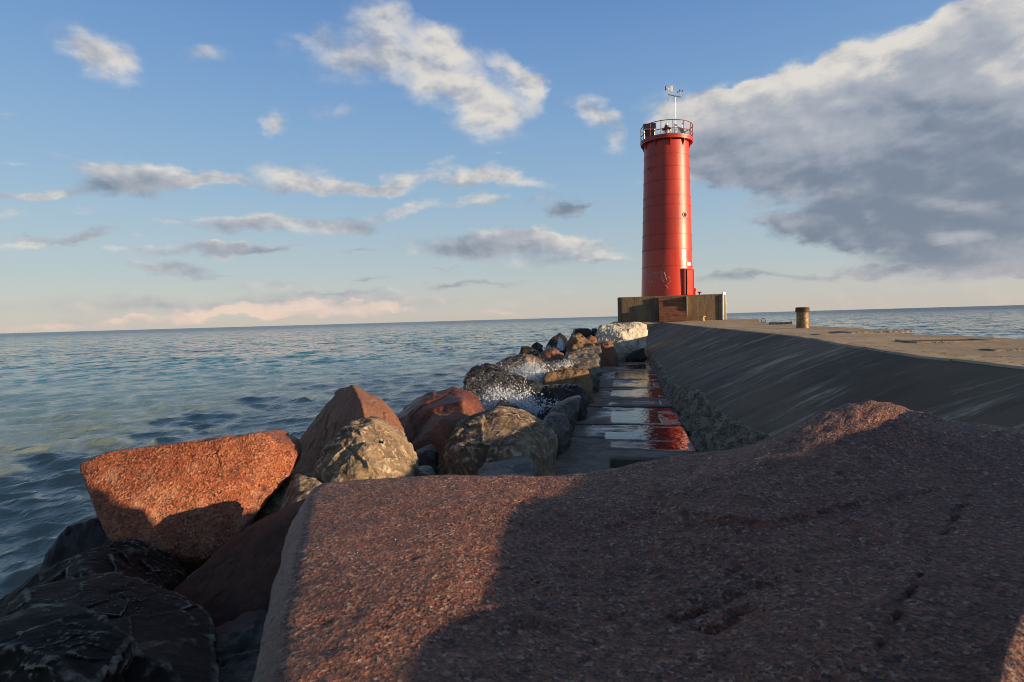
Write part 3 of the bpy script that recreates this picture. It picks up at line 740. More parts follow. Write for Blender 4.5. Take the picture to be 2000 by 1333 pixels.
# ------------------------------------------------------------------ walkway of old slabs with standing water
walk = mesh_obj('walkway', *(lambda m: (m.v, m.f))((lambda m: (m.box((-1.0, 4.5, -0.6), (0.95, 30.5, 0.72)), m)[1])(MB())), M_WALKEDGE, smooth=False)
tag(walk, 'low wet walkway of old concrete slabs between the boulders and the slope', 'walkway', kind='structure')
PUD = 1.022
edges = [4.6, 8.8, 9.7, 10.9, 13.05, 14.5, 16.6, 19.0, 22.0, 25.2, 30.0]
lev = [0.045, 0.016, 0.010, 0.010, 0.026, 0.012, 0.016, 0.010, 0.016, 0.03]
rs = np.random.RandomState(3)
for k in range(len(edges) - 1):
    gap = 0.035 if k != 3 else 0.12
    y0, y1 = edges[k] + gap / 2, edges[k + 1] - gap / 2
    if k == 4: y0 += 0.1
    xa, xb = -1.16 + 0.05 * rs.normal(), 0.99
    nx, ny = 86, int((y1 - y0) / 0.03)
    X, Yg = np.meshgrid(np.linspace(xa, xb, nx), np.linspace(y0, y1, ny), indexing='ij')
    P = np.stack([X, Yg, np.zeros_like(X)], 2)
    ex = np.minimum(X - xa, 9); ey = np.minimum(Yg - y0, y1 - Yg)
    e = np.minimum(ex, ey)
    lip = 0.05 * nz(P, 1.4, 3, 5.0)
    Z = PUD + lev[k] + 0.030 * nz(P, 0.9, 3, 2.0 + k) + 0.016 * nz(P, 3.5, 4, 7.0) + 0.007 * nz(P, 14, 3)
    Z += 0.026 * np.clip(1 - ex / 0.55, 0, 1) + 0.008 * np.clip(1 - ey / 0.16, 0, 1)
    Z -= 0.013 * np.clip((X - 0.0) / 0.9, 0, 1)
    er = 0.045 + lip * 0.5
    Z -= np.clip(1 - e / np.maximum(er, 0.012), 0, 1) ** 1.6 * (0.10 + 0.05 * nz(P, 6, 3, 1.0))
    # rectangular pockets left by old fittings
    pk = {0: [(-0.26, 0.66, 7.72, 8.28, 0.13)], 2: [(-0.4, 0.75, 9.72, 10.35, 0.03)], 3: [(-0.35, 0.6, 11.2, 12.6, 0.02)], 1: [(-0.3, 0.9, 9.0, 9.55, 0.012)]}.get(k, [(-0.45, 0.75, y0 + 0.35, y1 - 0.3, 0.018)])
    for (a, b_, c_, d_, dep) in pk:
        q = np.minimum(np.minimum(X - a, b_ - X), np.minimum(Yg - c_, d_ - Yg))
        Z -= dep * np.clip(q / 0.035 + 0.5, 0, 1)
    P[:, :, 2] = Z
    # skirt
    P[0, :, 2] -= 0.35; P[:, 0, 2] -= 0.25; P[:, -1, 2] -= 0.25
    P[:2, :, 0] += 0.03 * nz(P, 3, 3)[:2]
    s = grid('slab', P, M_WALK, walk, (0, 0, 0))
    if s.data.polygons[len(s.data.polygons) // 2].normal.z < 0: s.data.flip_normals()
def puddle_mat():
    m, nt, b = new_mat('still_puddle_water')
    b.inputs['Base Color'].default_value = (0.012, 0.011, 0.010, 1)
    b.inputs['IOR'].default_value = 1.333; b.inputs['Specular IOR Level'].default_value = 0.5
    p = posn(nt)
    n = noise(nt, scaled(nt, p, (1, 1, 1)), 5.5, 4, 0.55)
    b.inputs['Roughness'].default_value = 0.05
    nt.links.new(bump(nt, n.outputs[0], 0.011, 0.8), b.inputs['Normal'])
    return m
mb = MB(); mb.box((-1.0, 8.9, PUD - 0.012), (0.97, 29.4, PUD))
pud = mb.build('puddle', puddle_mat())
tag(pud, 'still rainwater standing on the low walkway slabs and mirroring the red lighthouse', 'puddle', kind='structure')
# ------------------------------------------------------------------ lighthouse
ZT = 4.75                             # top of the plinth
ty = 55.5
tx = 3.76
D0 = 53.6
light = empty('lighthouse', (tx, ty, 2.53), 'tall red round lighthouse on a square stained concrete plinth at the pier end', 'lighthouse')
LL = Vector((-tx, -ty, -2.53))        # parts are given in world places
x0, x1, yf, yb = -0.75, 8.3, 50.95, 60.05
# plinth with chamfered upright corners
def prism(poly, z0, z1):
    n = len(poly)
    vs = [(x, y, z0) for x, y in poly] + [(x, y, z1) for x, y in poly]
    return vs, [tuple(range(n - 1, -1, -1)), tuple(range(n, 2 * n))] + [(i, (i + 1) % n, n + (i + 1) % n, n + i) for i in range(n)]
mb = MB(); ch = 0.22
mb.add(*prism([(x0 + ch, yf), (x1 - ch, yf), (x1, yf + ch), (x1, yb - ch), (x1 - ch, yb), (x0 + ch, yb), (x0, yb - ch), (x0, yf + ch)], 2.53, ZT))
bm = bmesh.new()
for v_ in mb.v: bm.verts.new(v_)
bm.verts.ensure_lookup_table()
for f_ in mb.f: bm.faces.new([bm.verts[i] for i in f_])
bmesh.ops.bevel(bm, geom=[e for e in bm.edges if all(v.co.z > ZT - 0.01 for v in e.verts)], offset=0.07, segments=3, affect='EDGES', profile=0.5)
me = bpy.data.meshes.new('plinth'); bm.to_mesh(me); bm.free(); me.materials.append(M_PLINTH)
pl = bpy.data.objects.new('plinth', me); C.objects.link(pl); pl.parent = light; pl.location = LL
# steel armour on the two front corners
for xs, s_ in ((x0, 1), (x1, -1)):
    mb = MB()
    a = Vector((xs + s_ * (ch + 0.02), yf - 0.012, 0)); b = Vector((xs - s_ * 0.012, yf + ch + 0.02, 0))
    mb.add(*prism([(a.x + s_ * 0.1, yf - 0.014), (a.x, yf - 0.016), (xs - s_ * 0.014, b.y), (xs - s_ * 0.014, b.y + 0.12), (xs + s_ * 0.05, b.y + 0.12), (xs + s_ * 0.05, yf + 0.25), (a.x + s_ * 0.1, yf + 0.05)][::(1 if s_ < 0 else -1)], 2.56, ZT - 0.03 if s_ > 0 else ZT + 0.13))
    o = mb.build('corner_armour', M_DARKSTEEL if s_ > 0 else M_STEEL, light, LL)
# fender strip left of the bright corner
mb = MB(); mb.box((x1 - 0.62, yf - 0.05, 2.56), (x1 - 0.34, yf - 0.002, ZT - 0.1), bevel=0.015)
mb.build('fender_board', M_DARKSTEEL, light, LL)
# stairs up the front of the plinth
sx0, sx1 = 2.72, 4.95
nst = 5; run = 0.2; rise = (ZT - 2.53) * 0.93 / nst
mb = MB(); poly = []
ysf = yf - 0.005
poly = [(ysf, 2.535)]
for k in range(nst): 
    yy = ysf - run * (nst - 1 - k) - 0.25
    poly += []
prof = [(ysf - run * nst, 2.535)]
for k in range(nst):
    prof += [(ysf - run * (nst - k), 2.535 + rise * (k + 1)), (ysf - run * (nst - k - 1), 2.535 + rise * (k + 1))]
prof += [(ysf, 2.535)]
vs = [(sx0, y_, z_) for y_, z_ in prof] + [(sx1, y_, z_) for y_, z_ in prof]; n_ = len(prof)
mb.add(vs, [tuple(range(n_)), tuple(range(2 * n_ - 1, n_ - 1, -1))] + [(i, n_ + i, n_ + (i + 1) % n_, (i + 1) % n_) for i in range(n_)])
st = mb.build('stairs', M_WOOD, light, LL)
for k in range(nst):
    mb = MB(); yy = ysf - run * (nst - k)
    mb.box((sx0 - 0.03, yy - 0.03, 2.535 + rise * (k + 1) + 0.003), (sx1 + 0.03, yy + run - 0.035, 2.535 + rise * (k + 1) + 0.04), bevel=0.008)
    for q in range(3):               # planked riser
        mb.box((sx0 + 0.004, yy - 0.018, 2.54 + rise * k + 0.045 + q * 0.126), (sx1 - 0.004, yy - 0.003, 2.54 + rise * k + 0.045 + q * 0.126 + 0.112), bevel=0.004)
    mb.build('tread', M_WOOD, st)
mb = MB(); mb.box((sx1 + 0.035, yf - 0.75, 3.0), (sx1 + 0.11, yf - 0.004, ZT - 0.12), bevel=0.01)
mb.build('stair_edge_board', plain('pale_board', (0.42, 0.35, 0.24), 0.8), st)

# tower, leaning very slightly
base = Vector((tx, ty, ZT))
T = Matrix.Translation(base) @ Matrix.Rotation(rad(0.75), 4, 'Y')
TL = T.copy(); TL.translation = T.translation + LL
zpix = [575, 524, 491.5, 463.5, 436, 409, 391.5, 363, 337.5, 314.5, 290]
HT = at(1304, 281, D0).z - ZT
zs = [0.0] + [at(1304, p_, D0).z - ZT for p_ in zpix[1:]]
RB, RT = 2.34, 1.985
def rad_at(z): return RB + (RT - RB) * z / HT
prof = []
for k in range(len(zs)):
    za = zs[k]; zb = zs[k + 1] if k + 1 < len(zs) else HT
    prof += [(rad_at(za) + 0.018, za), (rad_at(zb) + 0.022, zb - 0.001)]
    if k + 1 < len(zs): prof += [(rad_at(zb) + 0.034, zb + 0.0), (rad_at(zb) + 0.034, zb + 0.07)]
mb = MB(); mb.lathe(prof, 128)
tw = mb.build('tower', M_RED, light, T=TL, angle=30)
mb = MB()
for k in range(1, len(zs)):
    for dz in (0.035,):
        R_ = rad_at(zs[k]) + 0.033
        for i in range(130):
            t = 2 * math.pi * i / 130
            c_ = Vector((math.cos(t), math.sin(t), 0)); s_ = Vector((-math.sin(t), math.cos(t), 0)); z_ = Vector((0, 0, 1)); p_ = c_ * R_ + z_ * (zs[k] + dz)
            r_ = 0.02
            mb.add([p_ + s_ * r_, p_ + z_ * r_, p_ - s_ * r_, p_ - z_ * r_, p_ + c_ * 0.016], [(0, 1, 4), (1, 2, 4), (2, 3, 4), (3, 0, 4)])
rv = mb.build('rivets', M_SEAM, tw); rv.data.transform(TL)
for k in range(1, len(zs)):
    mb = MB(); R_ = rad_at(zs[k]) + 0.0355
    mb.lathe([(R_ - 0.02, zs[k] - 0.02), (R_, zs[k] - 0.018), (R_, zs[k] + 0.012), (R_ - 0.02, zs[k] + 0.014)], 128, cap=False)
    o = mb.build('seam_band', M_SEAM, tw, angle=30); o.data.transform(TL)
# where a pixel column meets the tower: angle around the axis, measured from the viewer
view = math.atan2(EYE.y - ty, EYE.x - tx)
def around(px, z): 
    s_ = max(-0.98, min(0.98, (px - 1304.5) / (FPX / D0 * rad_at(z))))
    return view + math.asin(s_)
def frame_at(ang, z, out=0.0):
    n_ = Vector((math.cos(ang), math.sin(ang), 0)); t_ = Vector((-math.sin(ang), math.cos(ang), 0))
    m_ = Matrix((t_, n_, Vector((0, 0, 1)))).transposed().to_4x4()     # x sideways (right as seen from outside is -x), y outward
    m_.translation = n_ * (rad_at(z) + out) + Vector((0, 0, z))
    return TL @ m_
for px, py in ((1275, 329), (1337, 421)):
    z_ = at(px, py, D0 - 1.8).z - ZT
    F_ = frame_at(around(px, z_), z_)
    mb = MB(); n = 24; vs = []; fs = []
    for (r_, y_) in ((0.27, 0.0), (0.27, 0.06), (0.2, 0.06), (0.2, -0.02)):
        for i in range(n): vs.append((r_ * math.cos(2 * math.pi * i / n), y_, r_ * math.sin(2 * math.pi * i / n)))
    for k in range(3):
        for i in range(n): fs.append((k * n + i, k * n + (i + 1) % n, (k + 1) * n + (i + 1) % n, (k + 1) * n + i))
    mb.add(vs, fs)
    ph = mb.build('porthole', M_RED, light, T=F_, angle=40)
    mb = MB(); mb.add([(0.205 * math.cos(2 * math.pi * i / n), 0.03, 0.205 * math.sin(2 * math.pi * i / n)) for i in range(n)], [tuple(range(n - 1, -1, -1))])
    pn = mb.build('pane', M_GLASS, ph); pn.data.transform(F_)
# doorway at the right, half open
F_ = frame_at(view + rad(53), 0.0)
DH = 2.42
dx0, dx1 = -0.62, 0.62
mb = MB()
mb.box((dx0 - 0.09, -0.6, 0.1), (dx0, 0.13, DH), bevel=0.01); mb.box((dx1, -0.6, 0.1), (dx1 + 0.09, 0.13, DH), bevel=0.01)
mb.box((dx0 - 0.09, -0.6, DH), (dx1 + 0.09, 0.13, DH + 0.09), bevel=0.01); mb.box((dx0 - 0.09, -0.5, 0.03), (dx1 + 0.09, 0.2, 0.1), bevel=0.01)
dfm = mb.build('door_frame', M_RED, light, T=F_)
mb = MB(); mb.box((dx0, -0.5, 0.1), (dx1, 0.012, DH))
dv = mb.build('doorway', M_VOID, light, T=F_)
Dm = F_ @ Matrix.Translation((dx0 + 0.30, 0.09, 0)) @ Matrix.Rotation(rad(-3), 4, 'Z')
mb = MB(); mb.box((0, -0.03, 0.14), (0.9, 0.03, DH - 0.03), bevel=0.012)
mb.box((0.08, 0.028, 0.3), (0.82, 0.045, 1.1), bevel=0.01); mb.box((0.08, 0.028, 1.3), (0.82, 0.045, 2.2), bevel=0.01)
dr = mb.build('door', M_RED, light, T=Dm)
mb = MB(); mb.tube((0.07, 0.03, 1.2), (0.07, 0.1, 1.2), 0.03); mb.tube((0.07, 0.1, 1.2), (0.2, 0.1, 1.2), 0.02)
hd = mb.build('handle', M_BLACK, dr); hd.data.transform(Dm)
z_ = at(1346, 516, D0 - 1.5).z - ZT
mb = MB(); mb.box((-0.27, 0.0, -0.17), (0.27, 0.03, 0.17), bevel=0.006)
F2 = frame_at(view + rad(56), z_, 0.03)
sg = mb.build('notice_plate', M_WHITE, light, T=F2)
# faint grey lines of lettering, unreadable at this distance
mb = MB()
for k, (a, b) in enumerate(((-0.2, 0.16), (-0.22, 0.2), (-0.18, 0.05))):
    mb.box((a, 0.03, 0.07 - 0.08 * k), (b, 0.033, 0.10 - 0.08 * k))
lt = mb.build('lettering', plain('grey_letter_paint', (0.42, 0.42, 0.44), 0.6), sg); lt.data.transform(F2)
# scrawled graffiti low on the shaded side
strokes = []
g = random.Random(4)
def scr(px, py): return (px, py)
raw = [ [(1262, 536), (1264, 530), (1268, 531), (1266, 536), (1269, 541), (1264, 543)], [(1270, 543), (1273, 533), (1277, 541), (1280, 531)], [(1274, 546), (1278, 551), (1281, 546)],
        [(1282, 540), (1281, 533), (1286, 532), (1288, 538), (1284, 543)], [(1290, 534), (1294, 531), (1297, 535), (1293, 538), (1297, 542), (1292, 544)], [(1299, 532), (1302, 540), (1304, 548)],
        [(1270, 548), (1273, 553), (1278, 552)], [(1290, 546), (1296, 543), (1298, 550)], [(1300, 546), (1304, 544)], [(1308, 549), (1312, 552)], [(1309, 553), (1305, 556)],
        [(1268, 560), (1272, 556), (1276, 558)], [(1269, 566), (1273, 562), (1274, 567)], [(1302, 558), (1306, 562), (1304, 565)], [(1260, 540), (1261, 545)], [(1281, 553), (1286, 553)], [(1310, 545), (1307, 541)] ]
mb = MB()
for s_ in raw:
    pts = []
    for k in range(len(s_) - 1):
        for q in range(5):
            f_ = q / 5; pts.append((s_[k][0] * (1 - f_) + s_[k + 1][0] * f_ + g.uniform(-.3, .3), s_[k][1] * (1 - f_) + s_[k + 1][1] * f_ + g.uniform(-.3, .3)))
    pts.append(s_[-1])
    w3 = []
    for (px, py) in pts:
        z_ = at(px, py, D0 - 2.1).z - ZT; a_ = around(px, z_)
        w3.append(Vector((math.cos(a_), math.sin(a_), 0)) * (rad_at(z_) + 0.024) + Vector((0, 0, z_)))
    mb.path(w3, 0.017, 4)
gf = mb.build('graffiti', M_CHALK, tw); gf.data.transform(TL)

# gallery
GD = HT
RG = 2.37
mb = MB(); mb.lathe([(1.95, GD - 0.34), (RG - 0.10, GD - 0.30), (RG - 0.03, GD - 0.30), (RG - 0.03, GD - 0.12), (RG, GD - 0.12), (RG, GD + 0.04), (RG - 0.03, GD + 0.06), (1.6, GD + 0.06)], 96)
gal = mb.build('gallery', M_RED, light, T=TL, angle=30)
mb = MB()
for i in range(10):
    a = view + rad(9 + 36 * i)
    n_ = Vector((math.cos(a), math.sin(a), 0)); t_ = Vector((-math.sin(a), math.cos(a), 0)); z_ = Vector((0, 0, 1))
    p_ = [n_ * (rad_at(GD - .9) + 0.01) + z_ * (GD - 0.95), n_ * (RG - 0.12) + z_ * (GD - 0.36), n_ * (RG - 0.12) + z_ * (GD - 0.31), n_ * 1.97 + z_ * (GD - 0.31)]
    vs = [q + t_ * 0.03 for q in p_] + [q - t_ * 0.03 for q in p_]
    bk = MB(); bk.add(vs, [(0, 1, 2, 3), (7, 6, 5, 4), (0, 4, 5, 1), (1, 5, 6, 2), (2, 6, 7, 3), (3, 7, 4, 0)])
    o = bk.build('bracket', M_RED, gal); o.data.transform(TL)
rail = MB(); RR = RG - 0.05
NP = 14
for hz in (0.50, 1.24):
    rail.path([(RR * math.cos(2 * math.pi * i / 64), RR * math.sin(2 * math.pi * i / 64), GD + hz) for i in range(64)], 0.038, 8, closed=True)
rl = rail.build('railing', M_RAIL, light, T=TL, angle=50)
for i in range(NP):
    a = view + rad(14) + 2 * math.pi * i / NP
    pb = MB(); pb.tube((RR * math.cos(a), RR * math.sin(a), GD + 0.05), (RR * math.cos(a), RR * math.sin(a), GD + 1.26), 0.032, 8)
    o = pb.build('post', M_RAIL, rl); o.data.transform(TL)
# ventilation stub at the foot of the tower, right of the door
a = view + rad(78)
p_ = Vector((math.cos(a), math.sin(a), 0)) * 2.55
mb = MB(); mb.tube(p_, p_ + Vector((0, 0, 0.55)), 0.09); mb.tube(p_ + Vector((0, 0, .5)), p_ + Vector((0, 0, .75)), 0.14)
mb.build('vent_pipe', M_RED, light, T=TL, angle=40)

# ------------------------------------------------------------------ things standing on the gallery
def on_top(px, back=0.0):            # a place on the gallery floor seen at this pixel column
    q = at(px, 279, D0 + back); return Vector((q.x, q.y, ZT + GD + 0.065))
vr = Vector((Rgt.x, Rgt.y, 0)).normalized(); vf = Vector((Fwd.x, Fwd.y, 0)).normalized()
def local(o_loc): return Matrix((vr, vf, Vector((0, 0, 1)))).transposed().to_4x4()
# weather mast
p = on_top(1320, -0.6)
wm = empty('weather_mast', p, 'tall slim steel weather mast with wind vane and cups on top of the lighthouse', 'weather mast')
Rl = local(p)
px_m = D0 / FPX                      # metres per survey pixel at the tower
hm = 84 * px_m
mb = MB(); mb.tube((0, 0, 0), (0, 0, hm), 0.036, 12); o = mb.build('pole', M_STEEL, wm, T=Rl, angle=40)
mb = MB(); mb.tube((-0.1, 0.03, 0), (-0.1, 0.03, 33 * px_m), 0.055, 10); mb.box((-0.16, -0.07, 1.45), (0.09, 0.09, 1.53)); mb.box((-0.16, -0.07, 1.0), (0.09, 0.09, 1.08)); mb.box((0.05, -0.08, 29 * px_m), (0.17, 0.08, 31.5 * px_m))
mb.build('mast_sleeve', M_STEEL, wm, T=Rl)
mb = MB(); mb.tube((-0.62, 0, hm + 0.20), (0.52, 0, hm - 0.06), 0.05, 8); mb.box((-0.12, -0.07, hm - 0.02), (0.12, 0.07, hm + 0.14))
ca = mb.build('crossarm', M_STEEL, wm, T=Rl)
mb = MB(); mb.tube((-0.62, 0, hm + 0.15), (-0.62, 0, hm + 0.62), 0.035); mb.tube((-0.6, 0, hm + 0.1), (-0.6, 0, hm - 0.22), 0.02); mb.lathe([(0.02, 0), (0.05, 0.03), (0.05, 0.09), (0.02, 0.12)], 10, (-0.6, 0, hm - 0.3))
sp_ = mb.build('sensor_stem', M_STEEL, wm, T=Rl)
mb = MB(); mb.tube((-0.78, 0, hm + 0.78), (-0.25, 0, hm + 0.72), 0.05, 10, 0.03); mb.tube((-0.83, 0, hm + 0.785), (-0.76, 0, hm + 0.78), 0.07, 10)
mb.add([(-0.42, 0.012, hm + 0.5), (-0.2, 0.012, hm + 0.46), (-0.18, 0.012, hm + 1.0), (-0.42, 0.012, hm + 0.98), (-0.42, -0.012, hm + 0.5), (-0.2, -0.012, hm + 0.46), (-0.18, -0.012, hm + 1.0), (-0.42, -0.012, hm + 0.98)], [(3, 2, 1, 0), (4, 5, 6, 7), (0, 1, 5, 4), (1, 2, 6, 5), (2, 3, 7, 6), (3, 0, 4, 7)])
mb.tube((-0.62, 0, hm + 0.58), (-0.62, 0, hm + 0.76), 0.045)
mb.build('wind_vane', M_WHITE, wm, T=Rl, angle=40)
mb = MB(); mb.tube((-0.86, -0.2, hm + 0.9), (-0.86, 0.2, hm + 0.68), 0.03, 8); mb.tube((-0.86, -0.1, hm + 0.6), (-0.86, 0.1, hm + 0.98), 0.03, 8)
mb.build('propeller', M_BLACK, wm, T=Rl)
mb = MB(); mb.tube((0.5, 0, hm - 0.08), (0.46, 0, hm + 0.42), 0.035); 
mb.build('anemometer_stem', M_STEEL, wm, T=Rl)
mb = MB(); zc = hm + 0.5
for k in range(3):
    a = rad(10 + 120 * k); e_ = Vector((0.46 + 0.26 * math.cos(a), 0.26 * math.sin(a), zc + 0.02 * math.cos(a)))
    mb.tube((0.46, 0, zc), e_, 0.014, 6); mb.lathe([(0.0, -0.06), (0.05, -0.045), (0.075, 0.0), (0.075, 0.02)], 10, e_)
mb.tube((0.46, 0, zc - 0.06), (0.46, 0, zc + 0.05), 0.035)
mb.build('cup_rotor', M_BLACK, wm, T=Rl)
# beacon lantern
p = on_top(1302.5, 0.0)
bl = empty('beacon_lantern', p, 'small clear drum beacon lantern on a thin stand at the middle of the gallery', 'lantern'); bl.scale = (1.22, 1.22, 1.22)
mb = MB(); mb.lathe([(0.2, 0.0), (0.2, 0.05), (0.09, 0.08), (0.09, 0.35), (0.2, 0.38), (0.2, 0.42)], 20)
for k in range(4):
    a = rad(45 + 90 * k); mb.tube((0.42 * math.cos(a), 0.42 * math.sin(a), 0), (0.36 * math.cos(a), 0.36 * math.sin(a), 0.95), 0.018, 6)
mb.build('stand', M_STEEL, bl)
mb = MB(); mb.lathe([(0.13, 0.42), (0.17, 0.55), (0.17, 0.88), (0.2, 0.98)], 20); mb.build('lens', M_CLEAR, bl, angle=40)
mb = MB(); mb.lathe([(0.2, 0.98), (0.36, 1.03), (0.34, 1.1), (0.16, 1.2), (0.16, 1.32)], 20); mb.build('cap', M_DARKSTEEL, bl, angle=40)
mb = MB(); mb.lathe([(0.07, 1.32), (0.1, 1.40), (0.07, 1.5), (0.0, 1.55)], 14); mb.build('bird_guard', M_WHITE, bl, angle=60)
# solar panels
def solar(px, back, w, yaw, tilt, label, ht, big):
    p = on_top(px, back)
    e_ = empty('solar_panel', p, label, 'solar panel', 'solar panels on the gallery')
    e_.rotation_euler = (0, 0, math.atan2(vr.y, vr.x) + rad(yaw))
    Tm = Matrix.Translation((0, 0, ht)) @ Matrix.Rotation(rad(tilt), 4, 'X')
    mb = MB(); mb.box((-w / 2, -0.55, -0.02), (w / 2, 0.55, 0.02)); f_ = mb.build('panel', M_PANEL, e_, T=Tm)
    mb = MB()
    for lo, hi in (((-w / 2 - .05, -.6, -.035), (w / 2 + .05, -.553, .035)), ((-w / 2 - .05, .553, -.035), (w / 2 + .05, .6, .035)), ((-w / 2 - .05, -.55, -.035), (-w / 2 - .003, .55, .035)), ((w / 2 + .003, -.55, -.035), (w / 2 + .05, .55, .035))): mb.box(lo, hi)
    mb.build('frame', M_STEEL, e_, T=Tm)
    for sx_ in (-w / 2 + 0.1, w / 2 - 0.1):
        mb = MB()
        a_ = Tm @ Vector((sx_, 0.5, -0.04)); b_ = Tm @ Vector((sx_, -0.5, -0.04))
        mb.tube(a_, (sx_, a_.y + 0.05, 0), 0.025); mb.tube(b_, (sx_, b_.y, 0), 0.025)
        mb.tube(a_, (sx_, b_.y, 0.05), 0.022)
        mb.build('bracing', M_STEEL, e_)
    if big:
        mb = MB(); mb.box((-0.46, -0.15, 0.0), (0.46, 0.5, 0.98), bevel=0.03); mb.build('battery_box', M_BLACK, e_)
solar(1269, -0.9, 1.1, -14, 40, 'larger tilted solar panel above a black box at the left of the gallery', 1.3, True)
solar(1333, -0.2, 0.7, 38, 62, 'smaller steep dark solar panel with pale strut at the right of the gallery', 0.9, False)
# little white globe on a rod
p = on_top(1334, 0.6)
gl = empty('antenna', p, 'thin rod with a little white globe at the right back of the gallery', 'antenna')
mb = MB(); mb.tube((0, 0, 0), (0, 0, 1.9), 0.016, 6); mb.build('rod', M_STEEL, gl)
mb = MB(); mb.lathe([(0.0, -0.09), (0.06, -0.06), (0.09, 0), (0.06, 0.06), (0.0, 0.09)], 14, (0, 0, 1.96)); mb.build('globe', M_WHITE, gl, angle=80)

# ------------------------------------------------------------------ small things on the pier
p = onz(1567.5, 641.5, ZD)
bo = empty('bollard', p, 'short rusty ochre iron bollard with a wider cap standing on the tan deck', 'bollard')
dB = (p - EYE).dot(Fwd); k_ = dB / FPX
mb = MB(); mb.lathe([(11.6 * k_, -0.02), (11.2 * k_, 0.05), (10.7 * k_, 20 * k_), (10.7 * k_, 31 * k_)], 40); mb.build('body', M_RUST, bo, angle=35)
mb = MB(); mb.lathe([(11.1 * k_, 31 * k_), (12.6 * k_, 32.0 * k_), (12.8 * k_, 36 * k_), (11.8 * k_, 36.6 * k_), (12.4 * k_, 37.4 * k_), (12.9 * k_, 38.2 * k_), (12.2 * k_, 40.2 * k_), (10.5 * k_, 41 * k_)], 40); mb.build('cap', M_RUSTDARK, bo, angle=35)
p = onz(1372.5, 627, 2.53)
p = Vector((p.x, min(p.y, 50.6), 2.53))
ci = empty('mooring_bitt', p, 'tiny yellow mushroom shaped mooring bitt in front of the plinth', 'mooring bitt')
mb = MB(); mb.lathe([(0.2, -0.02), (0.15, 0.05), (0.13, 0.28)], 20); mb.build('post', M_YELLOW, ci, angle=40)
mb = MB(); mb.lathe([(0.13, 0.28), (0.24, 0.31), (0.25, 0.37), (0.15, 0.42)], 20); mb.build('cap', M_YELLOW, ci, angle=40)
p = at(1366.5, 574, 50.8); p.z = ZT
cj = empty('capped_stub', p, 'dark red capped stub on top of the concrete plinth right of the tower', 'vent')
mb = MB(); mb.lathe([(0.09, -0.02), (0.07, 0.05), (0.07, 0.2)], 16); mb.build('post', M_RAIL, cj, angle=40)
mb = MB(); mb.lathe([(0.07, 0.2), (0.19, 0.24), (0.17, 0.3), (0.06, 0.34)], 16); mb.build('cap', M_RAIL, cj, angle=40)
p = onz(1524, 634, ZD)
kb = empty('concrete_beam', p, 'low broken concrete beam lying along the lake side edge of the deck', 'beam')
mb = MB(); mb.box((-0.5, -0.11, -0.01), (0.42, 0.12, 0.11), bevel=0.02); 
kb.rotation_euler = (0, 0, rad(-14)); mb.build('beam_body', M_ROUGH2, kb)
mb = MB(); mb.box((0.42, -0.10, -0.01), (0.53, 0.09, 0.13), bevel=0.03); mb.build('broken_end', M_ROUGH2, kb)
p = onz(1491, 630, ZD)
rg = empty('mooring_ring', p, 'small dark iron ring standing on the far deck edge', 'mooring ring')
mb = MB(); mb.path([(0.11 * math.cos(2 * math.pi * i / 20), 0.0, 0.11 + 0.11 * math.sin(2 * math.pi * i / 20)) for i in range(20)], 0.022, 8, closed=True); mb.build('ring', M_RUSTDARK, rg)
mb = MB(); mb.box((-0.14, -0.05, -0.01), (0.14, 0.05, 0.03), bevel=0.01); mb.build('foot', M_RUSTDARK, rg)
# ------------------------------------------------------------------ boulders
_ico = {}
def ico(sub):
    if sub not in _ico:
        bm = bmesh.new(); bmesh.ops.create_icosphere(bm, subdivisions=sub, radius=1.0)
        bm.verts.ensure_lookup_table()
        v = np.array([x.co[:] for x in bm.verts]); v /= np.linalg.norm(v, axis=1, keepdims=True)
        f = np.array([[x.index for x in q.verts] for q in bm.faces]); bm.free()
        _ico[sub] = (v, f)
    return _ico[sub]
def hull_planes(pts, merge=7.0):
    bm = bmesh.new()
    for p in pts: bm.verts.new(p)
    r = bmesh.ops.convex_hull(bm, input=bm.verts[:])
    bm.normal_update()
    cen = np.mean(np.array(pts), axis=0)
    out = []
    fs = sorted([f for f in bm.faces if f.calc_area() > 1e-6], key=lambda f: -f.calc_area())
    for f in fs:
        n = np.array(f.normal); c = np.array(f.calc_center_median())
        if np.dot(n, c - cen) < 0: n = -n
        d = max(np.dot(n, np.array(p)) for p in pts)
        if any(np.dot(n, m) > math.cos(rad(merge)) for m, _ in out): continue
        out.append((n, d))
    bm.free()
    return np.array([o[0] for o in out]), np.array([o[1] for o in out])
def star(pts, c, dirs, p, chip=None):
    N, dd = hull_planes(pts)
    d = np.maximum(dd - N @ c, 0.02)
    if chip:
        N = np.concatenate([N, np.array([q[0] for q in chip])]); d = np.concatenate([d, np.maximum(np.array([q[1] for q in chip]), 0.02)])
    q = np.maximum(dirs @ N.T / d, 1e-9)
    m = q.max(1, keepdims=True)
    return 1.0 / (m[:, 0] * ((q / m) ** p).sum(1) ** (1.0 / p))
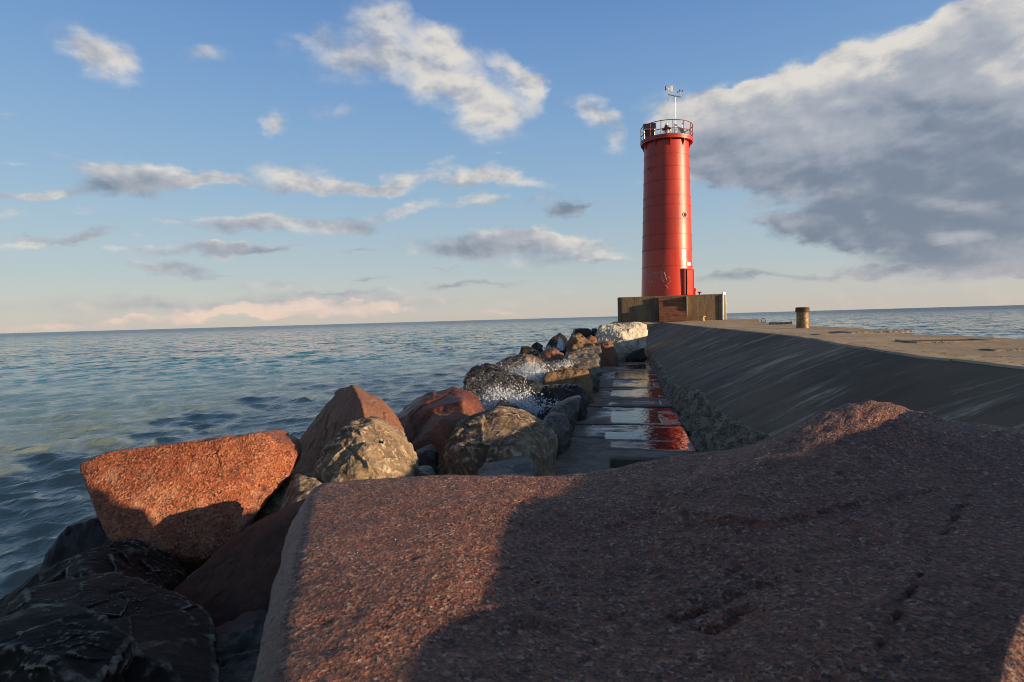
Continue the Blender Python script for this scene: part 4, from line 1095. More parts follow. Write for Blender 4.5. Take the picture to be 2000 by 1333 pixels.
def facets(P, size, seed, cell=0.3, slope=0.22, lim=0.035, warp=0.12):
    # fractured skin: little planes, each tilted its own way, that break against one another
    rs = np.random.RandomState(seed * 13 + 5)
    k = int(min(260, max(24, 4 * math.pi * (size / (cell * size)) ** 2)))
    W_ = P + warp * cell * size * np.stack([fbm(P * (2.2 / (cell * size)) * 0.5 + 31 * j, 2) for j in range(3)], 1)
    sd_ = W_[rs.choice(len(P), k, replace=False)]
    best = np.full(len(P), 1e9); idx = np.zeros(len(P), dtype=int)
    for j in range(k):
        d2 = ((W_ - sd_[j]) ** 2).sum(1); m_ = d2 < best
        best[m_] = d2[m_]; idx[m_] = j
    rv = rs.normal(size=(k, 3)) * slope; off_ = rs.normal(size=k) * 0.25 * lim
    return np.clip(((P - sd_[idx]) * rv[idx]).sum(1) + off_[idx], -lim, lim)
def chips(pts, c, n, seed, lo=0.90, hi=0.985):
    rs = np.random.RandomState(seed + 77); A = np.array(pts) - c
    out = []
    for _ in range(n):
        v = rs.normal(size=3); v /= np.linalg.norm(v)
        out.append((v, (A @ v).max() * rs.uniform(lo, hi)))
    return out
def rock(label, mat, front, depth=0.7, back=0.8, foot=None, ridge=(), sub=6, p=26, amp=(0.05, 0.03, 0.012), seed=0, name='boulder', extra=(), center=None, cat='boulder', drop=0.0, wob=0.0, nchip=9, fac=1.0, cell=0.3):
    """front: outline (px, py, distance); ridge: points of the face that stand out; depth: how far the stone goes back"""
    Fp = [np.array(at(*q)) for q in front] + [np.array(at(*q)) for q in ridge]
    c0 = np.mean(np.array(Fp), axis=0)
    away = np.array([Fwd.x, Fwd.y, 0.0]); away /= np.linalg.norm(away)
    pts = list(Fp)
    for q in Fp[:len(front)]:
        b_ = c0 + (q - c0) * back + away * depth
        pts.append(b_)
    if drop:
        low = sorted(range(len(front)), key=lambda k: -front[k][1])[:max(3, len(front) // 2)]
        for k in low: pts += [pts[k] - np.array([0, 0, drop]), pts[len(Fp) + k] - np.array([0, 0, drop])]
    c = np.mean(np.array(pts), axis=0) if center is None else np.array(center)
    dirs, faces = ico(sub)
    r = star(pts, c, dirs, p * 3.2, chips(pts, c, nchip, seed))
    for ex in extra:
        r2 = star([np.array(at(*q)) for q in ex] + [c - np.array([0, 0, 0.15]), c + np.array([0.1, 0, -.1]), c + np.array([-.1, .1, -.1])], c, dirs, p)
        r = np.log(np.exp(r * 18) + np.exp(r2 * 18)) / 18
    P = c + dirs * (r * 1.012)[:, None]
    o3 = np.array([seed * 3.7, seed * 1.3, seed * 7.1])
    size = float(np.median(r))
    a1, a2, a3 = amp
    sz_ = max(size, 0.3)
    d = fac * facets(P, sz_, seed, cell * 1.5, 0.20, 0.045 * sz_) + 0.55 * fac * facets(P, sz_, seed + 500, cell * 0.6, 0.2, 0.018 * sz_)
    d -= 0.5 * a2
    d += 0.7 * a1 * fbm(P * (0.9 / max(size, 0.3)) + o3, 3) + 0.45 * a2 * fbm(P * (2.6 / max(size, 0.3)) + o3, 4, ridge=True) + a3 * fbm(P * 11 + o3, 4)
    d += a2 * 0.4 * np.abs(fbm(P * (1.7 / max(size, 0.3)) + o3 + 9, 3))
    if wob: d -= wob * np.clip(fbm(P * 5.5 + o3, 4) * 2 - 0.35, 0, 1)
    P = P + dirs * d[:, None]
    loc = Vector((c[0], c[1], float(P[:, 2].min())))
    o = mesh_obj(name, P - np.array(loc), faces, MS[mat], None, loc)
    tag(o, label, cat, 'boulders beside the pier')
    return o

G = rock
# --- the stone under the viewer
def hero():
    H = []
    far = [(580, 985, 2.62), (632, 948, 2.85), (800, 931, 2.9), (1060, 914, 2.95), (1320, 910, 3.0), (1450, 896, 3.03), (1560, 874, 3.05), (1800, 850, 3.0), (2050, 862, 2.8), (2500, 900, 2.5)]
    mid = [(612, 1040, 2.2), (630, 1090, 1.9), (628, 1180, 1.6), (598, 1333, 1.25)]
    side = [(550, 1110, 2.25), (544, 1200, 1.98), (540, 1333, 1.72), (566, 1012, 2.55)]
    H += [np.array(at(*q)) for q in far + mid + side]
    for q in far: H.append(np.array(at(*q)) + np.array([0, 0.05, -1.05]))
    for q in side: H.append(np.array(at(*q)) * np.array([1, 1, 0]) + np.array([0.02, 0, 1.35]))
    # towards and behind the viewer
    for (x, d, h) in ((-0.42, 0.75, 2.32), (-0.3, 0.1, 2.25), (0.3, -0.5, 2.25), (1.3, -0.6, 2.25), (2.0, 0.3, 2.36), (2.6, 1.3, 2.42)):
        q = np.array(EYE + Vector((Rgt.x, Rgt.y, 0)).normalized() * x + Vector((Fwd.x, Fwd.y, 0)).normalized() * d); q[2] = h
        H.append(q); q2 = q.copy(); q2[2] = 1.35; H.append(q2)
    c = np.mean(np.array(H), axis=0); c[2] = 1.95
    dirs, faces = ico(8)
    r = star(H, c, dirs, 110)
    bumps = [
      [(1525, 872, 3.0), (1585, 824, 3.05), (1640, 784, 3.0), (1700, 773, 3.0), (1752, 780, 3.0), (1810, 802, 2.95), (1420, 908, 3.0), (1340, 960, 2.45), (1450, 990, 2.18), (1600, 1010, 2.05), (1900, 960, 2.2), (1660, 850, 2.7)],
      [(1780, 800, 2.95), (1860, 811, 2.9), (1905, 817, 2.88), (1990, 831, 2.85), (2100, 845, 2.7), (2300, 880, 2.4), (1750, 960, 2.25), (1950, 1020, 1.95), (2200, 1080, 1.75)],
    ]
    for b_ in bumps:
        r2 = star([np.array(at(*q)) for q in b_] + [c + np.array([0, 0, -.2]), c + np.array([.2, 0, -.2]), c + np.array([0, .2, -.2])], c, dirs, 30)
        r = np.log(np.exp(r * 13) + np.exp(r2 * 13)) / 13 - 0.012
    P = c + dirs * (r * 1.012)[:, None]
    up = np.clip(dirs[:, 2], 0, 1)
    d = 0.03 * fbm(P * 1.3 + 4.2, 3) + 0.016 * fbm(P * 5 + 1.0, 4) + 0.008 * fbm(P * 24, 5, 0.6) + 0.0022 * fbm(P * 90, 2)
    rough_ridge = np.clip((P[:, 2] - 2.47) / 0.1, 0, 1)
    d += rough_ridge * (0.034 * fbm(P * 8 + 3.0, 5, 0.6, ridge=True) + 0.3 * facets(P, 1.0, 61, 0.16, 0.25, 0.03))
    pit = np.clip(fbm(P * 13 + 20, 3) - 0.22, 0, 1); d -= 0.03 * pit
    rh = np.array([Rgt.x, Rgt.y, 0.0]); rh /= np.linalg.norm(rh)
    d -= 0.075 * np.exp(-((P @ rh - 0.22) / 0.42) ** 2)                   # a trough shaped in so the left of the top faces the sun
    # chipped hollows and a long hairline crack that runs towards the right corner
    def near_line(pxs, wd, dep):
        out = np.zeros(len(P)); pts = [np.array(at(*q)) for q in pxs]
        for a, b_ in zip(pts[:-1], pts[1:]):
            ab = (b_ - a)[:2]; t = np.clip(((P[:, :2] - a[:2]) @ ab) / (ab @ ab), 0, 1)
            dd = np.linalg.norm(P[:, :2] - (a[:2] + t[:, None] * ab), axis=1) + 1.1 * wd * fbm(P * 22, 4)
            out = np.maximum(out, np.clip(1 - np.abs(dd) / wd, 0, 1))
        return -dep * out * np.clip(0.75 + 1.6 * fbm(P * 9 + 7.7, 3), 0, 1.3)
    d += near_line([(1890, 985, 2.1), (1835, 1095, 1.75), (1800, 1170, 1.55), (1760, 1250, 1.4), (1715, 1333, 1.22)], 0.009, 0.022)
    d += near_line([(1300, 1195, 1.5), (1400, 1165, 1.56), (1490, 1135, 1.62)], 0.03, 0.022)
    d += near_line([(1400, 1225, 1.44), (1470, 1195, 1.5)], 0.035, 0.022)
    d += near_line([(985, 1205, 1.48), (1030, 1203, 1.48)], 0.02, 0.018)
    d += near_line([(940, 1063, 1.95), (985, 1060, 1.95)], 0.022, 0.014)
    P = P + np.array([0, 0, 1.0]) * (d * up)[:, None] + dirs * (d * (1 - up))[:, None]
    loc = Vector((c[0], c[1], float(P[:, 2].min())))
    o = mesh_obj('boulder', P - np.array(loc), faces, MS['granite'], None, loc)
    tag(o, 'huge flat red granite boulder filling the foreground, half in shadow, with a hairline crack', 'boulder', 'boulders beside the pier')
hero()

# --- left of it
G('orange red granite slab tilted up like a wedge over the water, front face sunlit', 'slab',
  [(150, 908, 5.35), (190, 891, 5.4), (300, 873, 5.55), (420, 860, 5.7), (508, 847, 5.85), (532, 856, 5.9), (562, 868, 5.95), (578, 890, 5.95), (562, 932, 5.8), (530, 968, 5.65), (470, 1040, 5.35), (428, 1082, 5.15), (400, 1094, 5.1), (215, 1055, 4.95), (186, 985, 5.1)],
  depth=0.75, back=0.8, ridge=[(330, 1150, 5.35), (270, 1120, 5.3)], sub=7, p=46, amp=(0.012, 0.012, 0.007), seed=2, nchip=3, fac=0.3)
G('dark purple brown boulder between the lake and the left end of the orange slab', 'purple',
  [(45, 1145, 5.7), (92, 1078, 5.8), (132, 1028, 5.9), (182, 1012, 5.9), (225, 1040, 5.8), (245, 1090, 5.6), (235, 1170, 5.4), (80, 1180, 5.5)], depth=0.8, sub=6, p=20, amp=(0.04, 0.03, 0.01), seed=3, drop=0.8, fac=0.5)
G('black boulder with pale crust on its peak, in front of the dark purple boulder', 'mossy',
  [(-90, 1235, 4.6), (0, 1178, 4.7), (60, 1130, 4.7), (120, 1112, 4.6), (166, 1078, 4.6), (185, 1076, 4.6), (212, 1098, 4.5), (232, 1125, 4.45), (275, 1165, 4.35), (322, 1208, 4.25), (310, 1290, 3.9), (80, 1300, 3.8)], depth=0.7, back=0.6, ridge=[(172, 1110, 4.2), (255, 1190, 3.95), (60, 1165, 4.3)], sub=7, p=60, amp=(0.015, 0.02, 0.014), seed=4, drop=0.8, nchip=2, fac=0.6)
G('blue black boulder with grey crusted ridge sloping to the right, lower left corner', 'mossy',
  [(-140, 1330, 3.6), (-40, 1262, 3.7), (18, 1200, 3.7), (50, 1154, 3.7), (82, 1157, 3.65), (135, 1178, 3.6), (205, 1210, 3.5), (285, 1236, 3.4), (337, 1262, 3.3), (412, 1312, 3.1), (440, 1420, 2.7), (-100, 1440, 2.7)], depth=0.55, back=0.6, ridge=[(70, 1190, 3.35), (200, 1245, 3.2), (320, 1295, 3.0)], sub=7, p=60, amp=(0.015, 0.02, 0.014), seed=5, drop=0.4, nchip=2, fac=0.6)
G('low black boulder cut off by the bottom left corner of the view', 'mossy',
  [(-160, 1280, 2.8), (-40, 1228, 2.9), (25, 1236, 2.9), (60, 1272, 2.8), (122, 1292, 2.7), (180, 1350, 2.6), (150, 1420, 2.5), (-120, 1430, 2.5)], depth=0.4, sub=6, p=22, amp=(0.015, 0.02, 0.012), seed=6, drop=0.3, fac=0.6)
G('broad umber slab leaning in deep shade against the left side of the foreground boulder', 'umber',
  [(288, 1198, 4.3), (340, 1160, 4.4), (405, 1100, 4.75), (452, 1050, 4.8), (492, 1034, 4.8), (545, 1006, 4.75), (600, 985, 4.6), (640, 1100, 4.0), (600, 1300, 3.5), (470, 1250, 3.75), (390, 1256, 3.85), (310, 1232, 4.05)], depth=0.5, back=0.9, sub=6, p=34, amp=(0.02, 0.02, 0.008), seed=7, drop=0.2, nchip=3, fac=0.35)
G('rounded black stone low in the gap below the umber slab', 'dark',
  [(330, 1300, 3.3), (400, 1262, 3.4), (480, 1255, 3.4), (545, 1290, 3.2), (560, 1380, 2.9), (340, 1400, 2.9)], depth=0.5, sub=5, p=16, amp=(0.04, 0.05, 0.015), seed=8, drop=0.4)
G('small dark stone with a sunlit tan right end wedged between orange slab and foreground boulder', 'tan',
  [(455, 1055, 6.0), (500, 985, 6.1), (545, 938, 6.1), (574, 921, 6.0), (604, 927, 5.8), (640, 956, 5.5), (645, 990, 5.3), (575, 1030, 5.35), (500, 1075, 5.6)], depth=0.4, back=0.7, ridge=[(585, 945, 5.55), (575, 1000, 5.3)], sub=6, p=22, amp=(0.03, 0.05, 0.02), seed=9, drop=0.5)
G('tall pointed brown boulder with a sunlit right face and dark left face', 'brown',
  [(560, 935, 8.1), (568, 880, 8.2), (640, 783, 8.2), (662, 762, 8.1), (690, 755, 7.7), (702, 759, 7.6), (742, 784, 7.7), (778, 818, 7.8), (804, 866, 7.8), (816, 900, 7.7), (795, 935, 7.4)], depth=0.8, back=0.6, ridge=[(706, 785, 7.05), (716, 835, 6.7), (722, 900, 6.45), (700, 960, 6.5)], sub=7, p=80, amp=(0.02, 0.035, 0.014), seed=10, drop=0.9, nchip=3, fac=0.45)
G('sunlit knobbly tan limestone boulder in front of the tall pointed brown boulder', 'tan',
  [(604, 938, 5.9), (618, 890, 6.0), (648, 846, 6.1), (690, 829, 6.15), (718, 830, 6.15), (762, 862, 6.1), (792, 895, 6.0), (812, 938, 5.8), (760, 975, 5.6), (650, 985, 5.6)], depth=0.9, ridge=[(690, 865, 5.75), (735, 900, 5.6), (660, 930, 5.55)], sub=7, p=18, amp=(0.04, 0.04, 0.022), seed=11, drop=0.7, nchip=14, fac=0.9)
G('wet rust red boulder with an overhanging top ledge, at the edge of the splash', 'redwet',
  [(764, 822, 9.9), (800, 788, 10.1), (818, 776, 10.1), (860, 768, 10.1), (884, 756, 10.0), (906, 763, 9.9), (934, 776, 10.0), (946, 802, 9.9), (952, 828, 9.7), (905, 860, 9.3), (830, 875, 9.2), (782, 865, 9.5)], depth=0.8, back=0.6, ridge=[(904, 786, 9.15), (908, 830, 9.0), (832, 798, 9.3)], sub=6, p=70, amp=(0.02, 0.02, 0.012), seed=12, drop=1.0, nchip=2, fac=0.45)
G('reddish block with a sunlit top edge behind the half shaded tan boulder', 'brown',
  [(790, 885, 8.7), (846, 810, 8.9), (882, 804, 8.9), (928, 815, 8.8), (934, 850, 8.5), (900, 925, 8.0), (850, 935, 8.0), (805, 905, 8.4)], depth=0.6, back=0.6, ridge=[(862, 822, 8.35), (874, 880, 7.95)], sub=6, p=70, amp=(0.012, 0.015, 0.01), seed=13, drop=0.7, nchip=2, fac=0.4)
G('large tan boulder beside the walkway, top left corner sunlit and front in shade', 'tan',
  [(842, 940, 7.1), (856, 892, 7.2), (876, 858, 7.4), (892, 832, 7.5), (932, 818, 7.6), (968, 805, 7.7), (1022, 814, 7.7), (1052, 823, 7.7), (1088, 850, 7.6), (1078, 885, 7.3), (1040, 925, 6.9), (950, 955, 6.7)], depth=1.1, ridge=[(900, 870, 6.95), (985, 845, 7.15), (1000, 890, 6.75)], sub=7, p=26, amp=(0.03, 0.03, 0.018), seed=14, drop=0.7, nchip=8, fac=0.7)
G('small black stone in the gap left of the half shaded tan boulder', 'dark',
  [(785, 912, 7.0), (800, 893, 7.1), (836, 877, 7.2), (850, 890, 7.2), (850, 930, 6.9), (800, 940, 6.8)], depth=0.5, sub=5, p=20, amp=(0.02, 0.03, 0.012), seed=15, drop=0.5)
G('thin flat pale stone lying between foreground boulder and the half shaded tan boulder', 'pale',
  [(930, 930, 6.2), (980, 911, 6.35), (1040, 899, 6.45), (1048, 915, 6.3), (1030, 940, 6.0), (940, 950, 5.9)], depth=0.4, sub=5, p=24, amp=(0.015, 0.02, 0.01), seed=16, drop=0.3)
G('flat dark stone low at the left foot of the half shaded tan boulder', 'grey',
  [(790, 935, 6.3), (805, 920, 6.4), (838, 922, 6.4), (850, 940, 6.2), (820, 960, 6.0)], depth=0.3, sub=5, p=20, amp=(0.015, 0.02, 0.01), seed=17, drop=0.3)
# --- along the walkway
G('black pointed stone standing in the white foam behind the half shaded tan boulder', 'dark',
  [(948, 815, 10.3), (968, 795, 10.4), (982, 783, 10.4), (1000, 794, 10.4), (1036, 814, 10.3), (1040, 840, 10.0), (950, 845, 10.0)], depth=0.6, ridge=[(985, 810, 10.0)], sub=5, p=30, amp=(0.02, 0.03, 0.012), seed=18, drop=0.8)
G('long grey wet stone lying along the edge of the walkway slabs', 'grey',
  [(1058, 828, 9.3), (1090, 795, 9.8), (1120, 778, 10.1), (1137, 774, 10.2), (1130, 798, 9.9), (1112, 818, 9.6), (1085, 840, 9.2)], depth=0.5, sub=6, p=18, amp=(0.03, 0.04, 0.015), seed=19, drop=0.5)
G('rounded bluish wet stone touching the walkway near the half shaded tan boulder', 'grey',
  [(1056, 828, 8.6), (1080, 809, 8.75), (1104, 812, 8.8), (1114, 830, 8.7), (1098, 852, 8.4), (1070, 850, 8.3)], depth=0.4, sub=5, p=16, amp=(0.02, 0.03, 0.012), seed=20, drop=0.5)
G('long flat topped black boulder under the rounded grey brown boulder by the walkway', 'dark',
  [(1018, 765, 11.6), (1052, 756, 11.7), (1100, 755, 11.8), (1140, 757, 11.9), (1150, 775, 11.7), (1135, 800, 11.3), (1060, 815, 11.1), (1024, 800, 11.3)], depth=0.8, sub=6, p=26, amp=(0.03, 0.05, 0.02), seed=21, drop=0.8)
G('black stone low in the shade between the splash and the long grey wet stone', 'dark',
  [(1020, 815, 10.6), (1060, 800, 10.8), (1110, 790, 10.9), (1110, 815, 10.6), (1060, 845, 10.2)], depth=0.5, sub=5, p=18, amp=(0.03, 0.04, 0.015), seed=22, drop=0.7)
G('rounded grey brown boulder with a thin sunlit top beside the puddled slabs', 'ochre',
  [(1060, 738, 13.6), (1072, 725, 13.7), (1110, 721, 13.8), (1148, 725, 13.8), (1160, 745, 13.7), (1148, 768, 13.4), (1090, 772, 13.3), (1062, 760, 13.4)], depth=1.0, sub=6, p=14, amp=(0.05, 0.06, 0.02), seed=23, drop=0.7)
G('flat dark ledge stone behind the rounded grey brown boulder', 'grey',
  [(1048, 722, 15.2), (1060, 710, 15.4), (1110, 710, 15.6), (1150, 703, 15.8), (1174, 700, 15.9), (1172, 722, 15.6), (1150, 735, 15.2), (1055, 735, 15.0)], depth=0.9, sub=6, p=20, amp=(0.04, 0.05, 0.02), seed=24, drop=0.7)
G('wet black boulder with a sunlit brown top under the thrown spray', 'dark',
  [(925, 785, 12.0), (940, 748, 12.2), (965, 730, 12.3), (1002, 734, 12.3), (1042, 745, 12.3), (1064, 757, 12.2), (1050, 780, 11.9), (990, 800, 11.7)], depth=1.0, sub=6, p=18, amp=(0.05, 0.07, 0.025), seed=25, drop=0.9)
G('low wet black boulder at the outer left end of the splash', 'dark',
  [(904, 740, 14.2), (918, 719, 14.4), (950, 711, 14.5), (988, 719, 14.5), (995, 735, 14.3), (950, 755, 14.0)], depth=1.0, sub=6, p=16, amp=(0.05, 0.06, 0.02), seed=26, drop=0.9)
G('dark wet boulder behind the spray, left of the sunlit ochre boulder', 'dark',
  [(955, 722, 15.2), (975, 706, 15.5), (1000, 697, 15.7), (1022, 694, 15.8), (1030, 715, 15.5), (990, 730, 15.2)], depth=0.9, sub=6, p=18, amp=(0.05, 0.06, 0.02), seed=27, drop=0.9)
G('sunlit ochre boulder with a flat tilted face just behind the white splash', 'ochre',
  [(1005, 720, 15.7), (1013, 708, 15.8), (1023, 692, 15.9), (1046, 699, 15.9), (1072, 714, 15.8), (1060, 730, 15.4), (1020, 735, 15.3)], depth=0.8, ridge=[(1030, 712, 15.4)], sub=6, p=34, amp=(0.025, 0.04, 0.015), seed=28, drop=0.9)
G('black sharp edged boulder left of the reddish boulder at mid distance', 'dark',
  [(1014, 692, 19.0), (1019, 676, 19.2), (1036, 679, 19.2), (1058, 691, 19.1), (1060, 706, 18.8), (1025, 708, 18.7)], depth=1.0, sub=5, p=28, amp=(0.04, 0.05, 0.02), seed=29, drop=1.0)
G('reddish brown boulder with a warm sunlit face right of the sharp black boulder', 'brown',
  [(1044, 702, 17.8), (1060, 687, 18.0), (1082, 681, 18.1), (1104, 694, 18.0), (1108, 712, 17.6), (1070, 720, 17.3)], depth=1.0, ridge=[(1078, 698, 17.5)], sub=6, p=26, amp=(0.04, 0.05, 0.02), seed=30, drop=0.9)
G('small grey knobbly stone right of the reddish brown boulder', 'grey',
  [(1098, 705, 17.2), (1112, 687, 17.4), (1126, 691, 17.4), (1132, 706, 17.2), (1112, 716, 16.9)], depth=0.6, sub=5, p=16, amp=(0.05, 0.06, 0.02), seed=31, drop=0.7)
G('flat grey boulder with a pale rounded top close to the far walkway', 'grey',
  [(1126, 708, 17.6), (1140, 692, 17.9), (1166, 692, 18.0), (1176, 705, 17.9), (1165, 718, 17.5), (1135, 720, 17.3)], depth=0.9, sub=5, p=16, amp=(0.04, 0.05, 0.02), seed=32, drop=0.7)
G('black rounded boulder in the surf with white water on its right', 'dark',
  [(1066, 680, 24.3), (1080, 659, 24.6), (1095, 651, 24.8), (1108, 662, 24.7), (1110, 682, 24.2), (1085, 690, 24.0)], depth=1.3, sub=5, p=18, amp=(0.06, 0.07, 0.03), seed=33, drop=1.2)
G('tiny dark rock awash in the lake left of the black rounded boulder', 'dark',
  [(1038, 677, 26.0), (1048, 667, 26.2), (1061, 676, 26.1), (1050, 682, 25.7)], depth=0.6, sub=5, p=20, amp=(0.04, 0.04, 0.02), seed=34, drop=1.2)
G('sunlit brown pyramid shaped boulder between the surf and the white boulder', 'ochre',
  [(1106, 676, 22.7), (1120, 654, 23.0), (1131, 652, 23.1), (1146, 664, 23.0), (1162, 673, 22.9), (1150, 684, 22.5), (1112, 688, 22.4)], depth=1.1, ridge=[(1126, 668, 22.4)], sub=6, p=32, amp=(0.03, 0.05, 0.02), seed=35, drop=1.0)
G('flat topped black boulder furthest out behind the brown pyramid boulder', 'dark',
  [(1117, 655, 28.0), (1124, 643, 28.3), (1152, 642, 28.5), (1156, 658, 28.0), (1135, 662, 27.8)], depth=1.2, sub=5, p=26, amp=(0.05, 0.05, 0.02), seed=36, drop=1.6)
G('narrow black stone tucked against the left side of the white boulder', 'dark',
  [(1153, 655, 28.6), (1158, 642, 28.8), (1168, 642, 28.8), (1170, 660, 28.4)], depth=0.8, sub=5, p=22, amp=(0.04, 0.04, 0.02), seed=37, drop=1.6)
G('small reddish stone in front of the white boulder at its left corner', 'brown',
  [(1138, 668, 25.4), (1156, 654, 25.7), (1165, 660, 25.7), (1168, 676, 25.3), (1150, 682, 25.1)], depth=0.8, sub=5, p=22, amp=(0.04, 0.05, 0.02), seed=38, drop=1.0)
G('big white pitted limestone boulder at the end of the walkway, sunlit on top', 'white',
  [(1162, 678, 27.0), (1162, 660, 27.2), (1172, 638, 27.6), (1202, 633, 27.9), (1250, 629, 28.2), (1263, 632, 28.2), (1264, 660, 27.8), (1260, 690, 27.2), (1200, 700, 26.8), (1168, 692, 26.8)], depth=1.7, ridge=[(1212, 650, 26.9), (1225, 670, 26.7)], sub=7, p=24, amp=(0.04, 0.05, 0.03), seed=39, drop=0.3, wob=0.05, nchip=5, fac=0.6)
G('brown stone with a sunlit orange knob leaning on the front of the white boulder', 'brown',
  [(1142, 704, 24.0), (1152, 686, 24.3), (1174, 671, 24.5), (1190, 664, 24.6), (1198, 674, 24.6), (1207, 692, 24.3), (1198, 710, 23.9), (1160, 714, 23.7)], depth=0.8, ridge=[(1186, 684, 24.0)], sub=6, p=22, amp=(0.04, 0.04, 0.02), seed=40, drop=0.6)
G('long low dark stone between brown pyramid boulder and the brown knobbed stone', 'grey',
  [(1116, 688, 21.2), (1135, 680, 21.5), (1160, 676, 21.7), (1176, 680, 21.7), (1174, 697, 21.2), (1130, 700, 20.9)], depth=0.7, sub=5, p=20, amp=(0.04, 0.05, 0.02), seed=41, drop=0.7)
G('small black stone at the right foot of the white boulder', 'dark',
  [(1222, 698, 26.0), (1240, 686, 26.2), (1258, 679, 26.3), (1263, 698, 25.9)], depth=0.4, sub=5, p=40, amp=(0.03, 0.03, 0.02), seed=42, drop=0.2, nchip=2)
# --- stones on the right; the first two, out of view, are added as shadow casters
def plain_rock(label, mat, pts, sub=6, p=22, amp=(0.04, 0.04, 0.015), seed=0):
    pts = [np.array(q, dtype=float) for q in pts]
    c = np.mean(np.array(pts), axis=0); dirs, faces = ico(sub)
    P = c + dirs * (star(pts, c, dirs, p) * 1.002)[:, None]; o3 = np.array([seed * 3.7, seed * 1.3, seed * 7.1])
    d = amp[0] * fbm(P * 1.2 + o3, 3) + amp[1] * fbm(P * 3 + o3, 4, ridge=True) + amp[2] * fbm(P * 11 + o3, 4)
    P = P + dirs * d[:, None]; loc = Vector((c[0], c[1], float(P[:, 2].min())))
    o = mesh_obj('boulder', P - np.array(loc), faces, MS[mat], None, loc); tag(o, label, 'boulder', 'boulders beside the pier'); return o

def cf(a, c, z):                     # a along the shadow's width, c towards the sun
    sh = Vector((S.x, S.y, 0)).normalized(); ah = Vector((-sh.y, sh.x, 0))
    q = sh * c + ah * a
    return (q.x, q.y, z)
for lab, mt, prof, seed, th in (
   ('added red granite boulder out of view on the right, shaped to shade the foreground boulder', 'granite', [(.2, 2.5), (.6, 2.63), (1.04, 2.64), (1.18, 2.634), (1.33, 2.652), (1.46, 2.645), (1.6, 2.675), (1.78, 2.66), (1.96, 2.678), (2.2, 2.672), (2.34, 2.69), (2.5, 2.67), (2.62, 2.3)], 51, 1.3),
   ('added brown boulder out of view on the right, shaped to shade the foreground ridge', 'brown', [(2.3, 2.3), (2.45, 2.66), (2.8, 2.69), (3.2, 2.70), (3.4, 2.72), (3.5, 2.35)], 52, 1.0)):
    pts = []
    for a, z in prof: pts += [cf(a, 1.62, z), cf(a, 1.62 + th, z - 0.12), cf(a, 1.5, 1.9), cf(a, 1.7 + th, 1.7)]
    plain_rock(lab, mt, pts, 6, 200, (0.006, 0.005, 0.006), seed)
plain_rock('small red granite boulder in the bottom right corner, its face glowing in the sun', 'granite',
   [onz(*q) for q in ((1948, 1320, 2.490), (1962, 1245, 2.496), (1985, 1200, 2.496), (2060, 1180, 2.490), (2300, 1200, 2.455), (2330, 1400, 2.445), (2200, 1800, 2.435), (1940, 1700, 2.465), (1925, 1480, 2.470))] + [onz(2250, 1350, 2.1), onz(2200, 1250, 2.1), onz(2500, 1200, 2.1), onz(2300, 1900, 2.1), onz(2150, 1600, 2.1)], 6, 60, (0.006, 0.006, 0.005), 53)
# ------------------------------------------------------------------ rubble bed and thrown water
def bed():
    xs = np.linspace(-6.2, -0.95, 60); yv = np.linspace(-3, 60, 320)
    X, Y = np.meshgrid(xs, yv, indexing='ij')
    P = np.stack([X, Y, np.zeros_like(X)], 2)
    Z = 0.45 + (X + 0.95) * 0.34 + 0.28 * nz(P, 1.1, 4) + 0.1 * nz(P, 3.5, 3)
    P[:, :, 2] = Z
    o = grid('rubble_bed', P, MS['dark'], None, (0, 0, 0))
    if o.data.polygons[0].normal.z < 0: o.data.flip_normals()
    tag(o, 'dark wet rubble sloping into the lake underneath the boulders', 'rubble', kind='structure')
bed()
def water_drop_mat():
    m, nt, b = new_mat('aerated_white_water')
    b.inputs['Base Color'].default_value = (0.74, 0.79, 0.84, 1); b.inputs['Roughness'].default_value = 0.35
    b.inputs['Subsurface Weight'].default_value = 0.0
    return m
M_SPRAY = water_drop_mat()
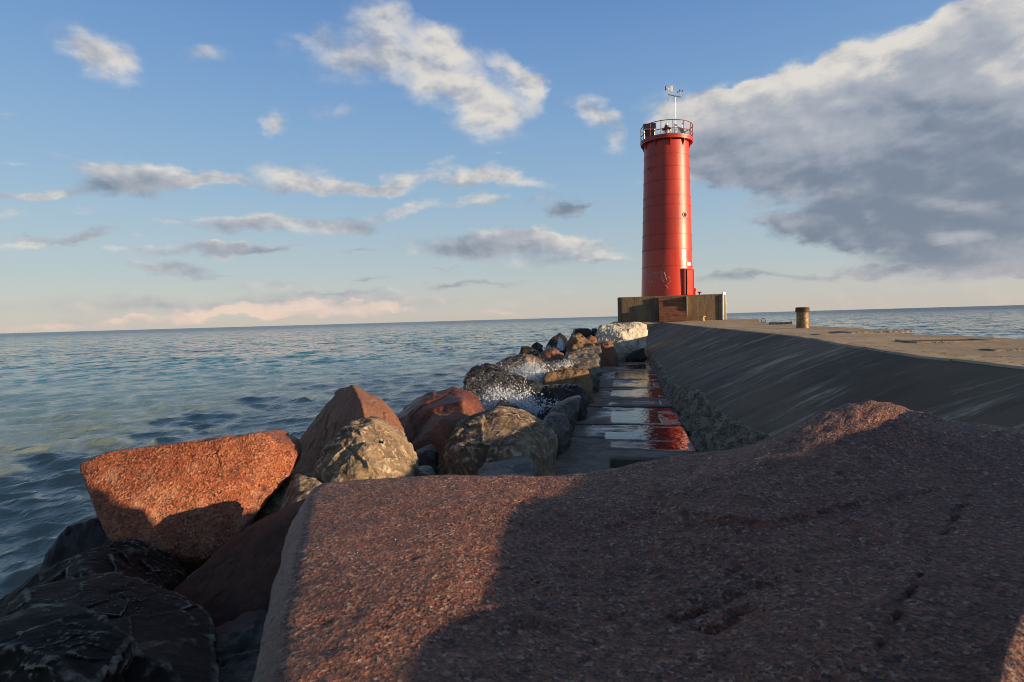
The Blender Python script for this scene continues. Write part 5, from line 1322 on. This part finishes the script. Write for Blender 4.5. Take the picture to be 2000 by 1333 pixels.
def blobs(name, specs, label, seed):
    rs = np.random.RandomState(seed)
    v0, f0 = ico(1)
    V, F, n0 = [], [], 0
    for (px, py, d, n, sx, sz, up, r0, r1, lean) in specs:
        c = np.array(at(px, py, d)); k = d / FPX
        right = np.array([Rgt.x, Rgt.y, 0]); fw = np.array([Fwd.x, Fwd.y, 0])
        # sheets: droplets ordered along a handful of arcs, plus a loose halo
        arcs = rs.normal(size=(max(4, n // 60), 3))
        for i in range(n):
            a = arcs[rs.randint(len(arcs))]
            t = rs.rand() ** 0.8
            h = up * (t * (1 + 0.35 * a[1]) ) * (0.7 + 0.3 * rs.rand())
            lx = sx * (0.55 * a[0] + 0.32 * rs.normal() * (0.25 + 0.75 * t)) + lean * t * up
            q = c + right * lx * k + fw * (0.30 * a[2] + 0.12 * rs.normal()) * sx * k * 0.7 + np.array([0, 0, 1]) * (h + sz * 0.3 * rs.normal()) * k
            r = (r0 + (r1 - r0) * rs.rand() ** 3) * (1.0 - 0.55 * t)
            e = np.array([1, 1, 1 + 0.9 * rs.rand() ** 2])
            ax = rs.normal(size=3) * 0.35
            s = v0 * e * r
            s = s + np.outer(s[:, 2], [ax[0], ax[1], 0])
            V.append(q + s); F.append(f0 + n0); n0 += len(v0)
    o = mesh_obj(name, np.concatenate(V), np.concatenate(F), M_SPRAY)
    tag(o, label, 'spray', kind='stuff')
#          px   py    d     n    sx  sz  up  r0    r1   lean
blobs('spray', [
  (985, 828, 10.9, 6500, 58, 14, 44, .012, .040, 0), (995, 818, 10.9, 3800, 48, 12, 44, .006, .030, 0), (980, 800, 11.3, 1500, 50, 12, 62, .003, .014, -.1), (955, 800, 10.9, 500, 46, 12, 36, .003, .011, -.2), (1040, 830, 10.6, 500, 18, 8, 30, .003, .010, .3),
  (985, 800, 11.0, 5000, 60, 16, 60, .0015, .006, -.1), (1035, 748, 14.0, 3500, 44, 8, 44, .002, .007, -.1),
  (1040, 759, 14.0, 4000, 30, 6, 32, .014, .045, 0), (1038, 750, 14.0, 2600, 32, 6, 36, .006, .024, 0), (1020, 740, 14.2, 900, 52, 8, 36, .004, .014, -.2), (1000, 735, 14.5, 400, 60, 8, 30, .004, .012, -.4), (1095, 718, 15.0, 500, 26, 4, 16, .006, .016, 0),
  (1096, 684, 23.6, 900, 7, 3, 22, .02, .06, -.1), (1085, 684, 23.5, 200, 20, 4, 10, .010, .03, 0),
  (895, 772, 11.5, 300, 70, 12, 26, .0025, .008, .1), (940, 745, 13.5, 350, 50, 10, 22, .003, .010, 0)],
  'white water thrown up between the dark boulders as droplets and foam', 3)
